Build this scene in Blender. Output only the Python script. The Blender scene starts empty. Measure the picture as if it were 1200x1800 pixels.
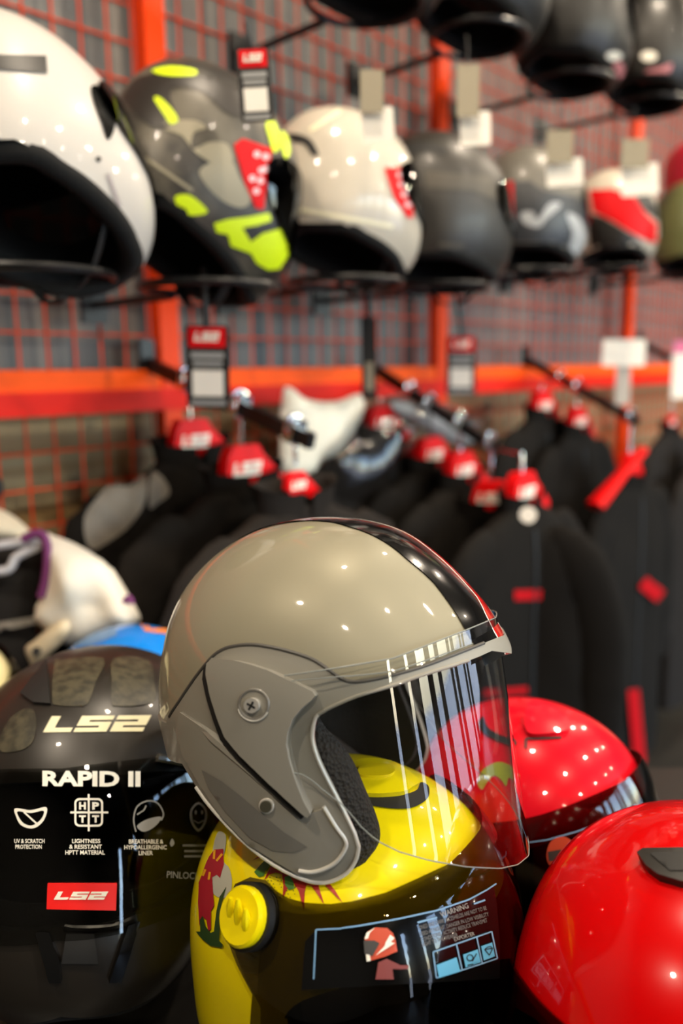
import bpy, bmesh, math, random
from mathutils import Vector, Matrix, noise
from mathutils.bvhtree import BVHTree
from mathutils.geometry import delaunay_2d_cdt

random.seed(7)
C = bpy.context.scene.collection
scene = bpy.context.scene
PI = math.pi

# ------------------------------------------------------------------ camera
F = 1400.0                       # focal length in pixels of the 1200 x 1800 frame
PITCH, ROLL = math.radians(10), 0.0147
CAM = Vector((0, 0, 1.45))
_f = Vector((0, math.cos(PITCH), -math.sin(PITCH)))
_r0 = Vector((1, 0, 0)); _u0 = Vector((0, math.sin(PITCH), math.cos(PITCH)))
CR = (_r0 * math.cos(ROLL) - _u0 * math.sin(ROLL)).normalized()
CU = (_u0 * math.cos(ROLL) + _r0 * math.sin(ROLL)).normalized()
CF = _f
cam_data = bpy.data.cameras.new('camera')
cam = bpy.data.objects.new('camera', cam_data); C.objects.link(cam)
cam.matrix_world = Matrix(((CR.x, CU.x, -CF.x, CAM.x), (CR.y, CU.y, -CF.y, CAM.y), (CR.z, CU.z, -CF.z, CAM.z), (0, 0, 0, 1)))
cam_data.sensor_fit = 'VERTICAL'; cam_data.sensor_height = 36; cam_data.lens = F / 1800 * 36
cam_data.clip_start = 0.02
cam_data.dof.use_dof = True
cam_data.dof.focus_distance = 0.55
cam_data.dof.aperture_fstop = 2.7
scene.camera = cam

# ------------------------------------------------------------------ light and exposure
scene.view_settings.view_transform = 'Standard'
scene.view_settings.look = 'None'
scene.view_settings.gamma = 1
scene.view_settings.use_curve_mapping = False
scene.view_settings.exposure = 0.62
SKY_STRENGTH = 1.9
LAMP_W = 11.5                     # watts of each ceiling spot
LAMP_COL = (1.0, 0.85, 0.66)
w = bpy.data.worlds.new('sky'); scene.world = w; w.use_nodes = True
nt = w.node_tree
sky = nt.nodes.new('ShaderNodeTexSky'); sky.sky_type = 'NISHITA'; sky.sun_disc = False
sky.sun_elevation = math.radians(40); sky.sun_rotation = math.radians(200)
bg = nt.nodes['Background']; nt.links.new(sky.outputs[0], bg.inputs[0]); bg.inputs[1].default_value = SKY_STRENGTH

# the shop wall that carries the display runs away to the right
D_ = Vector((0.68, 0.7332, 0)).normalized()      # along the wall, away from the camera
N_ = Vector((D_.y, -D_.x, 0))                    # out of the wall, into the room
WALL = Vector((-0.0173, 1.877, 0))
UP = Vector((0, 0, 1))

def ray(x, y):
    return (CF + CR * ((x - 600) / F) + CU * ((900 - y) / F))
def at(x, y, depth):
    return CAM + ray(x, y) * depth
def plane_hit(x, y, point, normal):
    d = ray(x, y)
    return CAM + d * ((point - CAM).dot(normal) / d.dot(normal))
def wp(x, y, off=0.0):
    """point seen at a pixel, at a distance off in front of the display wall"""
    return plane_hit(x, y, WALL + N_ * off, N_)
def to_px(P):
    v = P - CAM; d = v.dot(CF)
    return 600 + v.dot(CR) / d * F, 900 - v.dot(CU) / d * F

# ------------------------------------------------------------------ materials
def lin(c):
    c = c / 255
    return c / 12.92 if c <= 0.04045 else ((c + 0.055) / 1.055) ** 2.4
def rgb(r, g, b): return (lin(r), lin(g), lin(b), 1)
MATS = {}
def mat(name, col, rough=0.5, metal=0.0, coat=0.0, spec=0.5, bump=None, emis=None, vary=None, sheen=0.0, alpha=None):
    if name in MATS: return MATS[name]
    m = bpy.data.materials.new(name); m.use_nodes = True
    t = m.node_tree; b = t.nodes['Principled BSDF']
    b.inputs['Base Color'].default_value = rgb(*col)
    b.inputs['Roughness'].default_value = rough
    b.inputs['Metallic'].default_value = metal
    b.inputs['Coat Weight'].default_value = coat
    b.inputs['Coat Roughness'].default_value = 0.04
    b.inputs['Specular IOR Level'].default_value = spec if coat < 0.55 else 0.12
    b.inputs['Sheen Weight'].default_value = sheen
    if emis:
        b.inputs['Emission Color'].default_value = rgb(*emis[0]); b.inputs['Emission Strength'].default_value = emis[1]
    tc = t.nodes.new('ShaderNodeTexCoord')
    if vary:                                  # (second colour, scale)
        n = t.nodes.new('ShaderNodeTexNoise'); n.inputs['Scale'].default_value = vary[1]; n.inputs['Detail'].default_value = 4
        t.links.new(tc.outputs['Object'], n.inputs['Vector'])
        mx = t.nodes.new('ShaderNodeMix'); mx.data_type = 'RGBA'
        mx.inputs['A'].default_value = rgb(*col); mx.inputs['B'].default_value = rgb(*vary[0])
        cr = t.nodes.new('ShaderNodeMapRange'); cr.inputs['From Min'].default_value = 0.38; cr.inputs['From Max'].default_value = 0.62
        t.links.new(n.outputs['Fac'], cr.inputs['Value']); t.links.new(cr.outputs['Result'], mx.inputs['Factor'])
        t.links.new(mx.outputs['Result'], b.inputs['Base Color'])
    if bump:                                  # (kind, scale, strength)
        if bump[0] == 'voronoi':
            n = t.nodes.new('ShaderNodeTexVoronoi'); o = n.outputs['Distance']
        else:
            n = t.nodes.new('ShaderNodeTexNoise'); o = n.outputs['Fac']; n.inputs['Detail'].default_value = 3
        n.inputs['Scale'].default_value = bump[1]
        t.links.new(tc.outputs['Object'], n.inputs['Vector'])
        bp = t.nodes.new('ShaderNodeBump'); bp.inputs['Strength'].default_value = bump[2]; bp.inputs['Distance'].default_value = 0.002
        t.links.new(o, bp.inputs['Height']); t.links.new(bp.outputs['Normal'], b.inputs['Normal'])
    MATS[name] = m
    return m

def visor_mat(name, tint, gloss=1.0, rough=0.01, ior=1.5):
    """thin moulded plastic: tinted see-through with a fresnel reflection"""
    if name in MATS: return MATS[name]
    m = bpy.data.materials.new(name); m.use_nodes = True
    t = m.node_tree; t.nodes.clear()
    out = t.nodes.new('ShaderNodeOutputMaterial')
    tr = t.nodes.new('ShaderNodeBsdfTransparent'); tr.inputs[0].default_value = (*tint, 1)
    gl = t.nodes.new('ShaderNodeBsdfGlossy'); gl.inputs['Roughness'].default_value = rough
    ge = t.nodes.new('ShaderNodeNewGeometry')
    dp = t.nodes.new('ShaderNodeVectorMath'); dp.operation = 'DOT_PRODUCT'
    t.links.new(ge.outputs['Incoming'], dp.inputs[0]); t.links.new(ge.outputs['Normal'], dp.inputs[1])
    def mth(op, a, b=None):
        q = t.nodes.new('ShaderNodeMath'); q.operation = op
        for i, v in enumerate((a, b)):
            if v is None: continue
            if isinstance(v, (int, float)): q.inputs[i].default_value = v
            else: t.links.new(v, q.inputs[i])
        return q.outputs[0]
    c1 = mth('SUBTRACT', 1.0, mth('ABSOLUTE', dp.outputs['Value']))
    f0 = ((ior - 1) / (ior + 1)) ** 2
    mu = t.nodes.new('ShaderNodeMath'); mu.operation = 'MULTIPLY'; mu.inputs[1].default_value = gloss; mu.use_clamp = True
    t.links.new(mth('ADD', f0, mth('MULTIPLY', 1 - f0, mth('POWER', c1, 5.0))), mu.inputs[0])
    mx = t.nodes.new('ShaderNodeMixShader')
    t.links.new(mu.outputs[0], mx.inputs[0])
    t.links.new(tr.outputs[0], mx.inputs[1]); t.links.new(gl.outputs[0], mx.inputs[2]); t.links.new(mx.outputs[0], out.inputs[0])
    MATS[name] = m
    return m

M_silver = mat('silver_paint', (139, 134, 115), 0.45, 0.15, 0.9)
M_silver_low = mat('grey_paint', (137, 134, 124), 0.5, 0.15, 0.3)
M_silver_dark = mat('grey_trim', (112, 110, 104), 0.5, 0.15, 0.3)
M_lip = mat('highlight_lip', (206, 204, 196), 0.3, 0.2, 0.5)  # paler than the shell: highlights along its edges put into the colour
M_black_gloss = mat('black_gloss', (10, 10, 10), 0.18, 0, 0.8)
M_black_matte = mat('black_matte', (26, 24, 21), 0.42, 0, 0.05)
M_black_rub = mat('black_rubber', (14, 14, 14), 0.6)
M_liner = mat('liner_fabric', (6, 6, 5), 0.9, bump=('noise', 300, 0.4))
M_pad = mat('pad_mesh', (26, 23, 20), 0.85, bump=('voronoi', 420, 1.0))
M_red = mat('red_gloss', (186, 2, 4), 0.25, 0, 0.8)
M_redpink = mat('strawberry_red', (214, 6, 30), 0.3, 0, 0.7)
M_yellow = mat('yellow_gloss', (238, 220, 8), 0.28, 0, 0.7)
M_white = mat('white_gloss', (226, 222, 216), 0.3, 0, 0.6)
M_whitepaint = mat('white_print', (240, 236, 222), 0.5)
M_creamprint = mat('cream_print', (232, 226, 190), 0.5)
M_chrome = mat('chrome', (215, 215, 215), 0.12, 1.0)
M_orange = mat('orange_powdercoat', (232, 66, 8), 0.5, 0, 0, .2)
M_black_metal = mat('black_metal', (15, 15, 16), 0.4, 0.2)
M_hanger = mat('red_plastic', (224, 2, 8), 0.45, 0, 0, .2)
M_cloth = mat('black_cloth', (22, 19, 16), 0.85, 0, 0, 0.1, bump=('noise', 60, 0.5), sheen=0.0)
M_cloth2 = mat('charcoal_cloth', (34, 30, 27), 0.85, 0, 0, 0.1, bump=('noise', 60, 0.5), sheen=0.0)
M_piping = mat('red_piping', (168, 4, 14), 0.7, 0, 0, .1)
M_greypanel = mat('grey_panel', (120, 112, 100), 0.55, bump=('voronoi', 250, 0.4))
M_card_black = mat('black_card', (16, 15, 15), 0.5)
M_card_red = mat('red_card', (222, 6, 18), 0.55, 0, 0, .15)
M_card_white = mat('white_card', (238, 232, 220), 0.55)
M_card_grey = mat('beige_strip', (150, 140, 118), 0.55)
M_fluo = mat('fluo_yellow', (210, 235, 10), 0.45)
M_blueline = mat('pale_blue_print', (120, 165, 205), 0.5)
M_bluebox = mat('blue_print', (96, 178, 222), 0.5)
M_greytext = mat('grey_print', (150, 150, 148), 0.5)
V_clear = visor_mat('clear_visor', (0.955, 0.965, 0.96), 2.4)
V_dark = visor_mat('smoke_visor', (0.40, 0.37, 0.28), 1.0)
V_wall = visor_mat('dark_visor', (0.10, 0.10, 0.10), 1.0)
V_black = visor_mat('near_clear_visor', (0.6, 0.6, 0.58), 1.0)

# ------------------------------------------------------------------ object helpers
def props(o, label=None, cat=None, group=None, kind=None):
    if label: o['label'] = label
    if cat: o['category'] = cat
    if group: o['group'] = group
    if kind: o['kind'] = kind
    return o
def thing(name, label, cat, loc, group=None):
    o = bpy.data.objects.new(name, None); C.objects.link(o); o.location = loc
    o.empty_display_size = 0.05
    return props(o, label, cat, group)
def mesh_obj(name, verts, faces, mats, parent=None, smooth=True, fmat=None, sharp=40, label=None):
    me = bpy.data.meshes.new(name)
    off = Vector(parent.location) if parent else Vector((0, 0, 0))
    if parent and parent.parent: off = off + Vector(parent.parent.location)
    me.from_pydata([tuple(Vector(v) - off) for v in verts], [], faces)
    if not isinstance(mats, (list, tuple)): mats = [mats]
    for m in mats: me.materials.append(m)
    if fmat: me.polygons.foreach_set('material_index', fmat)
    me.polygons.foreach_set('use_smooth', [smooth] * len(me.polygons))
    me.update()
    if smooth and sharp: me.set_sharp_from_angle(angle=math.radians(sharp))
    o = bpy.data.objects.new(name, me); C.objects.link(o)
    if parent: o.parent = parent
    if label: o['label'] = label
    return o

class MB:
    """collects simple solids in world space into one mesh"""
    def __init__(s): s.v = []; s.f = []; s.m = []
    def add(s, v, f, m=0):
        b = len(s.v); s.v += [Vector(p) for p in v]; s.f += [tuple(i + b for i in q) for q in f]; s.m += [m] * len(f); return s
    def box(s, c, ax, ay, az, sx, sy, sz, m=0):
        c = Vector(c)
        v = [c + ax * (sx / 2 * i) + ay * (sy / 2 * j) + az * (sz / 2 * k) for i in (-1, 1) for j in (-1, 1) for k in (-1, 1)]
        return s.add(v, [(0, 1, 3, 2), (4, 6, 7, 5), (0, 4, 5, 1), (2, 3, 7, 6), (0, 2, 6, 4), (1, 5, 7, 3)], m)
    def tube(s, path, r, n=10, closed=False, m=0, flat=None):
        path = [Vector(p) for p in path]; L = len(path)
        rr = r if isinstance(r, (list, tuple)) else [r] * L
        v = []; up = None
        for i, p in enumerate(path):
            a = path[(i + 1) % L] if (closed or i < L - 1) else p
            b = path[i - 1] if (closed or i > 0) else p
            t = (a - b).normalized()
            if up is None:
                up = UP if abs(t.z) < 0.9 else Vector((1, 0, 0))
            x = t.cross(up).normalized(); y = x.cross(t).normalized(); up = y
            for k in range(n):
                an = 2 * PI * k / n
                q = x * (math.cos(an) * rr[i]) + y * (math.sin(an) * rr[i] * (flat if isinstance(flat, float) else 1))
                if isinstance(flat, tuple): q = q - flat[2] * (q.dot(flat[2]) * (1 - flat[1]))
                v.append(p + q)
        f = []
        for i in range(L if closed else L - 1):
            for k in range(n):
                i2 = (i + 1) % L
                f.append((i * n + k, i * n + (k + 1) % n, i2 * n + (k + 1) % n, i2 * n + k))
        if not closed:
            f.append(tuple(range(n - 1, -1, -1))); f.append(tuple((L - 1) * n + k for k in range(n)))
        return s.add(v, f, m)
    def prism(s, poly, O, ax, ay, an, t, m=0):
        """polygon in axes ax, ay, extruded by t along an (both ways t/2)"""
        n = len(poly)
        pts = [Vector((p[0], p[1])) for p in poly]
        vo, _, fo, *_ = delaunay_2d_cdt(pts, [(i, (i + 1) % n) for i in range(n)], [], 0, 1e-7)
        tri = [q for q in fo if inside(sum((vo[i] for i in q), Vector((0, 0))) / len(q), [poly])]
        k = len(vo)
        v = [O + ax * p[0] + ay * p[1] + an * (t / 2) for p in vo] + [O + ax * p[0] + ay * p[1] - an * (t / 2) for p in vo]
        f = [tuple(q) for q in tri] + [tuple(i + k for i in reversed(q)) for q in tri]
        e = {}
        for q in tri:
            for i in range(3): e[(q[i], q[(i + 1) % 3])] = 1
        for (a, b) in list(e):
            if (b, a) not in e: f.append((b, a, a + k, b + k))
        return s.add(v, f, m)
    def build(s, name, mats, parent=None, smooth=True, sharp=40, label=None):
        return mesh_obj(name, s.v, s.f, mats, parent, smooth, s.m, sharp, label)

def inside(p, loops):
    c = False
    for L in loops:
        n = len(L); j = n - 1
        for i in range(n):
            xi, yi = L[i][0], L[i][1]; xj, yj = L[j][0], L[j][1]
            if (yi > p[1]) != (yj > p[1]) and p[0] < (xj - xi) * (p[1] - yi) / (yj - yi) + xi: c = not c
            j = i
    return c
def densify(loop, h):
    out = []
    n = len(loop)
    for i in range(n):
        a = loop[i]; b = loop[(i + 1) % n]
        k = max(1, int(math.ceil(math.hypot(b[0] - a[0], b[1] - a[1]) / h)))
        out += [(a[0] + (b[0] - a[0]) * j / k, a[1] + (b[1] - a[1]) * j / k) for j in range(k)]
    return out
def smooth_loop(pts, n=6, closed=True):
    """Catmull-Rom through the points"""
    L = len(pts); out = []
    for i in range(L if closed else L - 1):
        p0 = pts[(i - 1) % L] if closed or i > 0 else pts[i]
        p1 = pts[i]; p2 = pts[(i + 1) % L]
        p3 = pts[(i + 2) % L] if closed or i + 2 < L else p2
        for k in range(n):
            t = k / n
            out.append(tuple(0.5 * (2 * b + (c - a) * t + (2 * a - 5 * b + 4 * c - d) * t * t + (3 * b - a - 3 * c + d) * t ** 3) for a, b, c, d in zip(p0, p1, p2, p3)))
    if not closed: out.append(tuple(pts[-1]))
    return out
def tri2d(loops, h):
    loops = [densify(L, h) for L in loops]
    pts = []; ed = []
    for L in loops:
        b = len(pts); pts += L; ed += [(b + i, b + (i + 1) % len(L)) for i in range(len(L))]
    bset = list(pts)
    x0 = min(p[0] for p in pts); x1 = max(p[0] for p in pts); y0 = min(p[1] for p in pts); y1 = max(p[1] for p in pts)
    cell = {}
    for p in bset: cell.setdefault((int(p[0] // h), int(p[1] // h)), []).append(p)
    y = y0 + h * 0.5; row = 0
    while y < y1:
        x = x0 + h * (0.5 if row % 2 else 0.0)
        while x < x1:
            ci, cj = int(x // h), int(y // h); ok = True
            for i in (-1, 0, 1):
                for j in (-1, 0, 1):
                    for q in cell.get((ci + i, cj + j), ()):
                        if (q[0] - x) ** 2 + (q[1] - y) ** 2 < (0.55 * h) ** 2: ok = False
            if ok and inside((x, y), loops): pts.append((x, y))
            x += h
        y += h * 0.866; row += 1
    vo, _, fo, *_ = delaunay_2d_cdt([Vector(p) for p in pts], ed, [], 0, 1e-9)
    tri = []
    for q in fo:
        c = ((vo[q[0]][0] + vo[q[1]][0] + vo[q[2]][0]) / 3, (vo[q[0]][1] + vo[q[1]][1] + vo[q[2]][1]) / 3)
        if not inside(c, loops): continue
        a, b, d = (vo[k] for k in q)
        ar = (b[0] - a[0]) * (d[1] - a[1]) - (b[1] - a[1]) * (d[0] - a[0])
        tri.append(tuple(q) if ar > 0 else (q[0], q[2], q[1]))
    return [(p[0], p[1]) for p in vo], tri

def interp(tab, x):
    if x <= tab[0][0]: return tab[0][1]
    for (x0, y0), (x1, y1) in zip(tab[:-1], tab[1:]):
        if x <= x1: return y0 + (y1 - y0) * (x - x0) / (x1 - x0)
    return tab[-1][1]
def boundary(tris):
    e = set()
    for q in tris:
        for i in range(len(q)): e.add((q[i], q[(i + 1) % len(q)]))
    return [(a, b) for (a, b) in e if (b, a) not in e]

class Surf:
    """helmet-like skin: a side outline R(theta) in the plane (ex, ez) and a half width W along +-ey"""
    def __init__(s, O, ex, ez, ey, outline, W, p=2.3, c=(0, 0), tz=0.0):
        s.O = Vector(O); s.ex = ex; s.ez = ez; s.ey = ey; s.W = W; s.p = p; s.c = c; s.tz = tz
        pts = smooth_loop(outline, 12)
        pol = sorted((math.atan2(z - c[1], x - c[0]), math.hypot(x - c[0], z - c[1])) for x, z in pts)
        s.tab = []; n = len(pol); j = 0
        for k in range(1441):
            th = -PI + 2 * PI * k / 1440
            while j < n and pol[j][0] < th: j += 1
            a = pol[j - 1] if j > 0 else (pol[-1][0] - 2 * PI, pol[-1][1])
            b = pol[j] if j < n else (pol[0][0] + 2 * PI, pol[0][1])
            t = (th - a[0]) / max(1e-9, b[0] - a[0])
            s.tab.append(a[1] + (b[1] - a[1]) * t)
    def R(s, th):
        x = ((th + PI) % (2 * PI)) / (2 * PI) * 1440; i = int(x); t = x - i
        return s.tab[i] * (1 - t) + s.tab[min(1440, i + 1)] * t
    def loc(s, u, v, side):
        ph = math.hypot(u, v); th = math.atan2(v, u); rho = math.sin(ph)
        r = s.R(th) * rho
        x = s.c[0] + r * math.cos(th); z = s.c[1] + r * math.sin(th)
        y = s.W * math.sqrt(max(0, 1 - abs(rho) ** s.p)) * (1 if ph <= PI / 2 else -1) * (1 + s.tz * z)
        return x, y * side, z
    def wd(s, l): return s.O + s.ex * l[0] + s.ey * l[1] + s.ez * l[2]
    def pt(s, u, v, side):
        return s.wd(s.loc(u, v, side))
    def nor(s, u, v, side, e=0.012):
        a = s.pt(u + e, v, side) - s.pt(u - e, v, side); b = s.pt(u, v + e, side) - s.pt(u, v - e, side)
        n = a.cross(b)
        if n.length < 1e-12: return s.ey * side
        n.normalize()
        P = s.pt(u, v, side) - s.wd((s.c[0], 0, s.c[1]))
        return n if n.dot(P) > 0 else -n
    def disk(s, x, z):
        x -= s.c[0]; z -= s.c[1]
        th = math.atan2(z, x); rho = min(1, math.hypot(x, z) / s.R(th)); ph = math.asin(rho)
        return ph * math.cos(th), ph * math.sin(th)
    def disk_world(s, P):
        d = P - s.O
        return s.disk(d.dot(s.ex), d.dot(s.ez))
    def arc(s, a, b, n=40):
        return [(PI / 2 * math.cos(a + (b - a) * k / n), PI / 2 * math.sin(a + (b - a) * k / n)) for k in range(n + 1)]
    def theta(s, x, z): return math.atan2(z - s.c[1], x - s.c[0])

def sheet(surf, loops, h=0.06, off=0.0, sides=(1, -1)):
    v2, tri = tri2d(loops, h)
    V = []; N = []; Fc = []; first = {}
    rims = set()
    for i, (u, v) in enumerate(v2):
        r = math.hypot(u, v)
        if r > PI / 2 - 3e-3: rims.add(i); v2[i] = (u / r * PI / 2, v / r * PI / 2)
    if len(sides) == 2: tri = [q for q in tri if not all(k in rims for k in q)]
    for sd in sides:
        idx = []
        for i, (u, v) in enumerate(v2):
            rim = i in rims
            if rim and i in first: idx.append(first[i]); continue
            n = surf.nor(u, v, sd); V.append(surf.pt(u, v, sd) + n * off); N.append(n); idx.append(len(V) - 1)
            if rim: first[i] = len(V) - 1
        for q in tri:
            a, b, c = (idx[k] for k in q)
            nn = (V[b] - V[a]).cross(V[c] - V[a])
            Fc.append((a, b, c) if nn.dot(N[a] + N[b] + N[c]) >= 0 else (a, c, b))
    return V, N, Fc
def shell(name, surf, loops, t, mats, parent, h=0.06, off=0.0, sides=(1, -1), sharp=40):
    """solid skin of thickness t, built inward; returns (object, bvh of the outer face)"""
    V, N, Fc = sheet(surf, loops, h, off, sides)
    n = len(V); be = boundary(Fc)
    allv = V + [p - q * t for p, q in zip(V, N)]
    faces = Fc + [tuple(i + n for i in reversed(q)) for q in Fc] + [(b, a, a + n, b + n) for a, b in be]
    fm = [0] * len(Fc) + [len(mats) - 1] * len(Fc) + [len(mats) - 1 if len(mats) < 3 else 1] * len(be)
    o = mesh_obj(name, allv, faces, mats, parent, True, fm, sharp)
    return o, BVHTree.FromPolygons(V, Fc)

def cast(bvh, x, y):
    d = ray(x, y).normalized()
    p, n, i, t = bvh.ray_cast(CAM, d)
    for jx, jy in ((.07, .05), (-.07, .06), (.05, -.08), (-.06, -.05)):      # a ray can slip through the seam of two triangles
        q, m_, i, t2 = bvh.ray_cast(CAM, ray(x + jx, y + jy).normalized())
        if q is not None and (p is None or t2 < t - .02): p, n, t = q, m_, t2
    if p is None: return None, None
    return p, (n if n.dot(d) < 0 else -n)
def decal(name, material, parent, polys, bvh, off=0.0006, skirt=0.0, h=7, label=None, verts2=None):
    """polys: list of polygons, each a list of loops in pixels; laid on the surface and offset along its normal"""
    V = []; Fc = []; base = []
    for loops in polys:
        v2, tri = tri2d(loops, h)
        idx = {}
        for i, (x, y) in enumerate(v2):
            p, n = cast(bvh, x, y)
            if p is not None: idx[i] = len(V); V.append(p + n * off); base.append(p - n * 0.0005)
        for q in tri:
            if all(k in idx for k in q):
                a, b, c = (idx[k] for k in q)
                Fc.append((a, c, b))
    if not Fc: return None
    if skirt:
        be = boundary(Fc); n = len(V)
        V = V + base; Fc = Fc + [(b, a, a + n, b + n) for a, b in be]
    return mesh_obj(name, V, Fc, material, parent, True, None, 45, label)
def tube_px(name, material, parent, path, bvh, r, off=0.0, closed=False, label=None, n=8, taper=False):
    pts = []
    P = densify(path, 6) if closed else densify_open(path, 6)
    for x, y in P:
        p, q = cast(bvh, x, y)
        if p is not None: pts.append(p + q * off)
    if len(pts) < 3: return None
    rr = [r * min(1, .05 + i / 14, .05 + (len(pts) - 1 - i) / 14) for i in range(len(pts))] if taper else r
    return MB().tube(pts, rr, n, closed).build(name, material, parent, label=label)
def densify_open(path, h):
    out = []
    for a, b in zip(path[:-1], path[1:]):
        k = max(1, int(math.ceil(math.hypot(b[0] - a[0], b[1] - a[1]) / h)))
        out += [(a[0] + (b[0] - a[0]) * j / k, a[1] + (b[1] - a[1]) * j / k) for j in range(k)]
    return out + [path[-1]]
def circle(cx, cy, rx, ry=None, n=28, rot=0.0):
    ry = ry or rx; o = []
    for k in range(n):
        a = 2 * PI * k / n; x = rx * math.cos(a); y = ry * math.sin(a)
        o.append((cx + x * math.cos(rot) - y * math.sin(rot), cy + x * math.sin(rot) + y * math.cos(rot)))
    return o
def ring(cx, cy, r, t, n=28, ry=None, rot=0.0):
    ry = ry or r
    return [circle(cx, cy, r, ry, n, rot), circle(cx, cy, r - t, ry - t, n, rot)]
def stroke(a, b, t):
    """thin bar between two pixels"""
    dx, dy = b[0] - a[0], b[1] - a[1]; l = math.hypot(dx, dy) or 1; nx, ny = -dy / l * t / 2, dx / l * t / 2
    return [(a[0] + nx, a[1] + ny), (b[0] + nx, b[1] + ny), (b[0] - nx, b[1] - ny), (a[0] - nx, a[1] - ny)]
def polyline(pts, t):
    return [[stroke(a, b, t)] for a, b in zip(pts[:-1], pts[1:])]
def rrect(cx, cy, w, h, r, t=None):
    o = []
    for sx, sy, a0 in ((1, 1, 0), (-1, 1, PI / 2), (-1, -1, PI), (1, -1, 1.5 * PI)):
        for k in range(6):
            a = a0 + PI / 2 * k / 5; o.append((cx + sx * (w / 2 - r) + r * math.cos(a), cy + sy * (h / 2 - r) + r * math.sin(a)))
    return o

# lettering ---------------------------------------------------------
_L = [(0, 1), (.34, 1), (.34, .28), (1, .28), (1, 0), (0, 0)]
_S = [(0, 1), (1.2, 1), (1.2, .74), (.38, .74), (.38, .62), (1.2, .62), (1.2, 0), (0, 0), (0, .26), (.82, .26), (.82, .38), (0, .38)]
_2 = [(0, 1), (1.2, 1), (1.2, .38), (.38, .38), (.38, .26), (1.2, .26), (1.2, 0), (0, 0), (0, .62), (.82, .62), (.82, .74), (0, .74)]
def ls_polys(f, shear=0.32):
    """the slanted three-character mark, unit height; f maps (x 0..1, y 0..1)"""
    out = []
    for P, o in ((_L, 0), (_S, 1.1), (_2, 2.42)):
        out.append([[f((o + x + shear * y * 1.0) / 3.95, y) for x, y in P]])
    return out
_txt = {}
def text_mesh(s, bold=0.0):
    if (s, bold) in _txt: return _txt[(s, bold)]
    cu = bpy.data.curves.new('lettering_curve', 'FONT'); cu.body = s; cu.size = 1; cu.offset = bold; cu.resolution_u = 3
    ob = bpy.data.objects.new('lettering_curve', cu); C.objects.link(ob)
    bpy.context.view_layer.update()
    dg = bpy.context.evaluated_depsgraph_get()
    me = bpy.data.meshes.new_from_object(ob.evaluated_get(dg))
    bpy.data.objects.remove(ob); bpy.data.curves.remove(cu)
    bm = bmesh.new(); bm.from_mesh(me); bpy.data.meshes.remove(me)
    bmesh.ops.triangulate(bm, faces=bm.faces[:])
    v = [(q.co.x, q.co.y) for q in bm.verts]; bm.verts.index_update(); f = [tuple(x.index for x in q.verts) for q in bm.faces]
    bm.free()
    x0 = min(p[0] for p in v); x1 = max(p[0] for p in v); y0 = min(p[1] for p in v); y1 = max(p[1] for p in v)
    v = [((x - x0) / (x1 - x0), (y - y0) / (y1 - y0)) for x, y in v]
    _txt[(s, bold)] = (v, f); return v, f
def text(name, s, material, parent, bvh, p0, p1, hgt, bold=0.0, off=0.0008, slant=0.0, bend=0.0, label=None):
    """text from pixel p0 (left foot) to p1 (right foot), hgt pixels tall, laid on the surface"""
    v, f = text_mesh(s, bold)
    dx, dy = p1[0] - p0[0], p1[1] - p0[1]; l = math.hypot(dx, dy); ux, uy = dy / l, -dx / l
    V = []; ok = {}
    for i, (a, b) in enumerate(v):
        k = bend * (4 * a * (1 - a))
        x = p0[0] + dx * a + ux * b * hgt + slant * b * hgt; y = p0[1] + dy * a + uy * b * hgt + k
        p, n = cast(bvh, x, y)
        if p is not None: ok[i] = len(V); V.append(p + n * off)
    Fc = []
    for q in f:
        if all(k in ok for k in q):
            a, b, c = (ok[k] for k in q)
            if (V[b] - V[a]).cross(V[c] - V[a]).dot(CAM - V[a]) < 0: b, c = c, b
            Fc.append((a, b, c))
    if not Fc: return None
    return mesh_obj(name, V, Fc, material, parent, False, None, None, label)

def puff_mesh(loops, P, n, thick, h, wob=0.0, seed=0):
    """cushion-like solid: loops in pixels mapped by P(x, y); n = direction to bulge towards"""
    v2, tri = tri2d(loops, h)
    L = [densify(l, h) for l in loops]
    bp = [p for l in L for p in l]
    d = [min((x - p[0]) ** 2 + (y - p[1]) ** 2 for p in bp) ** 0.5 for x, y in v2]
    dm = max(d) or 1
    V = []; k = len(v2)
    for sgn in (1, -1):
        for (x, y), q in zip(v2, d):
            t = min(1, q / (dm * 0.9)); b = math.sqrt(max(0, 1 - (1 - t) ** 2))
            wv = noise.noise(Vector((x * 0.013 + seed, y * 0.006, seed))) * wob * t
            V.append(P(x, y) + n * (sgn * b * thick / 2 + wv))
    f = [tuple(q) for q in tri]
    a, b, c = (V[i] for i in f[0])
    fl = (b - a).cross(c - a).dot(n) < 0
    top = [tuple(reversed(q)) if fl else q for q in f]
    bot = [tuple(i + k for i in reversed(q)) for q in top]
    # weld the seam
    be = boundary(top)
    return V, top + bot + [(b, a, a + k, b + k) for a, b in be]
def puff(name, material, parent, loops, depth, thick, h=14, wob=0.0, seed=0, P=None, n=None, label=None):
    P = P or (lambda x, y: at(x, y, depth)); n = n or -CF
    V, f = puff_mesh(loops, P, n, thick, h, wob, seed)
    return mesh_obj(name, V, f, material, parent, True, None, 60, label)

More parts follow.
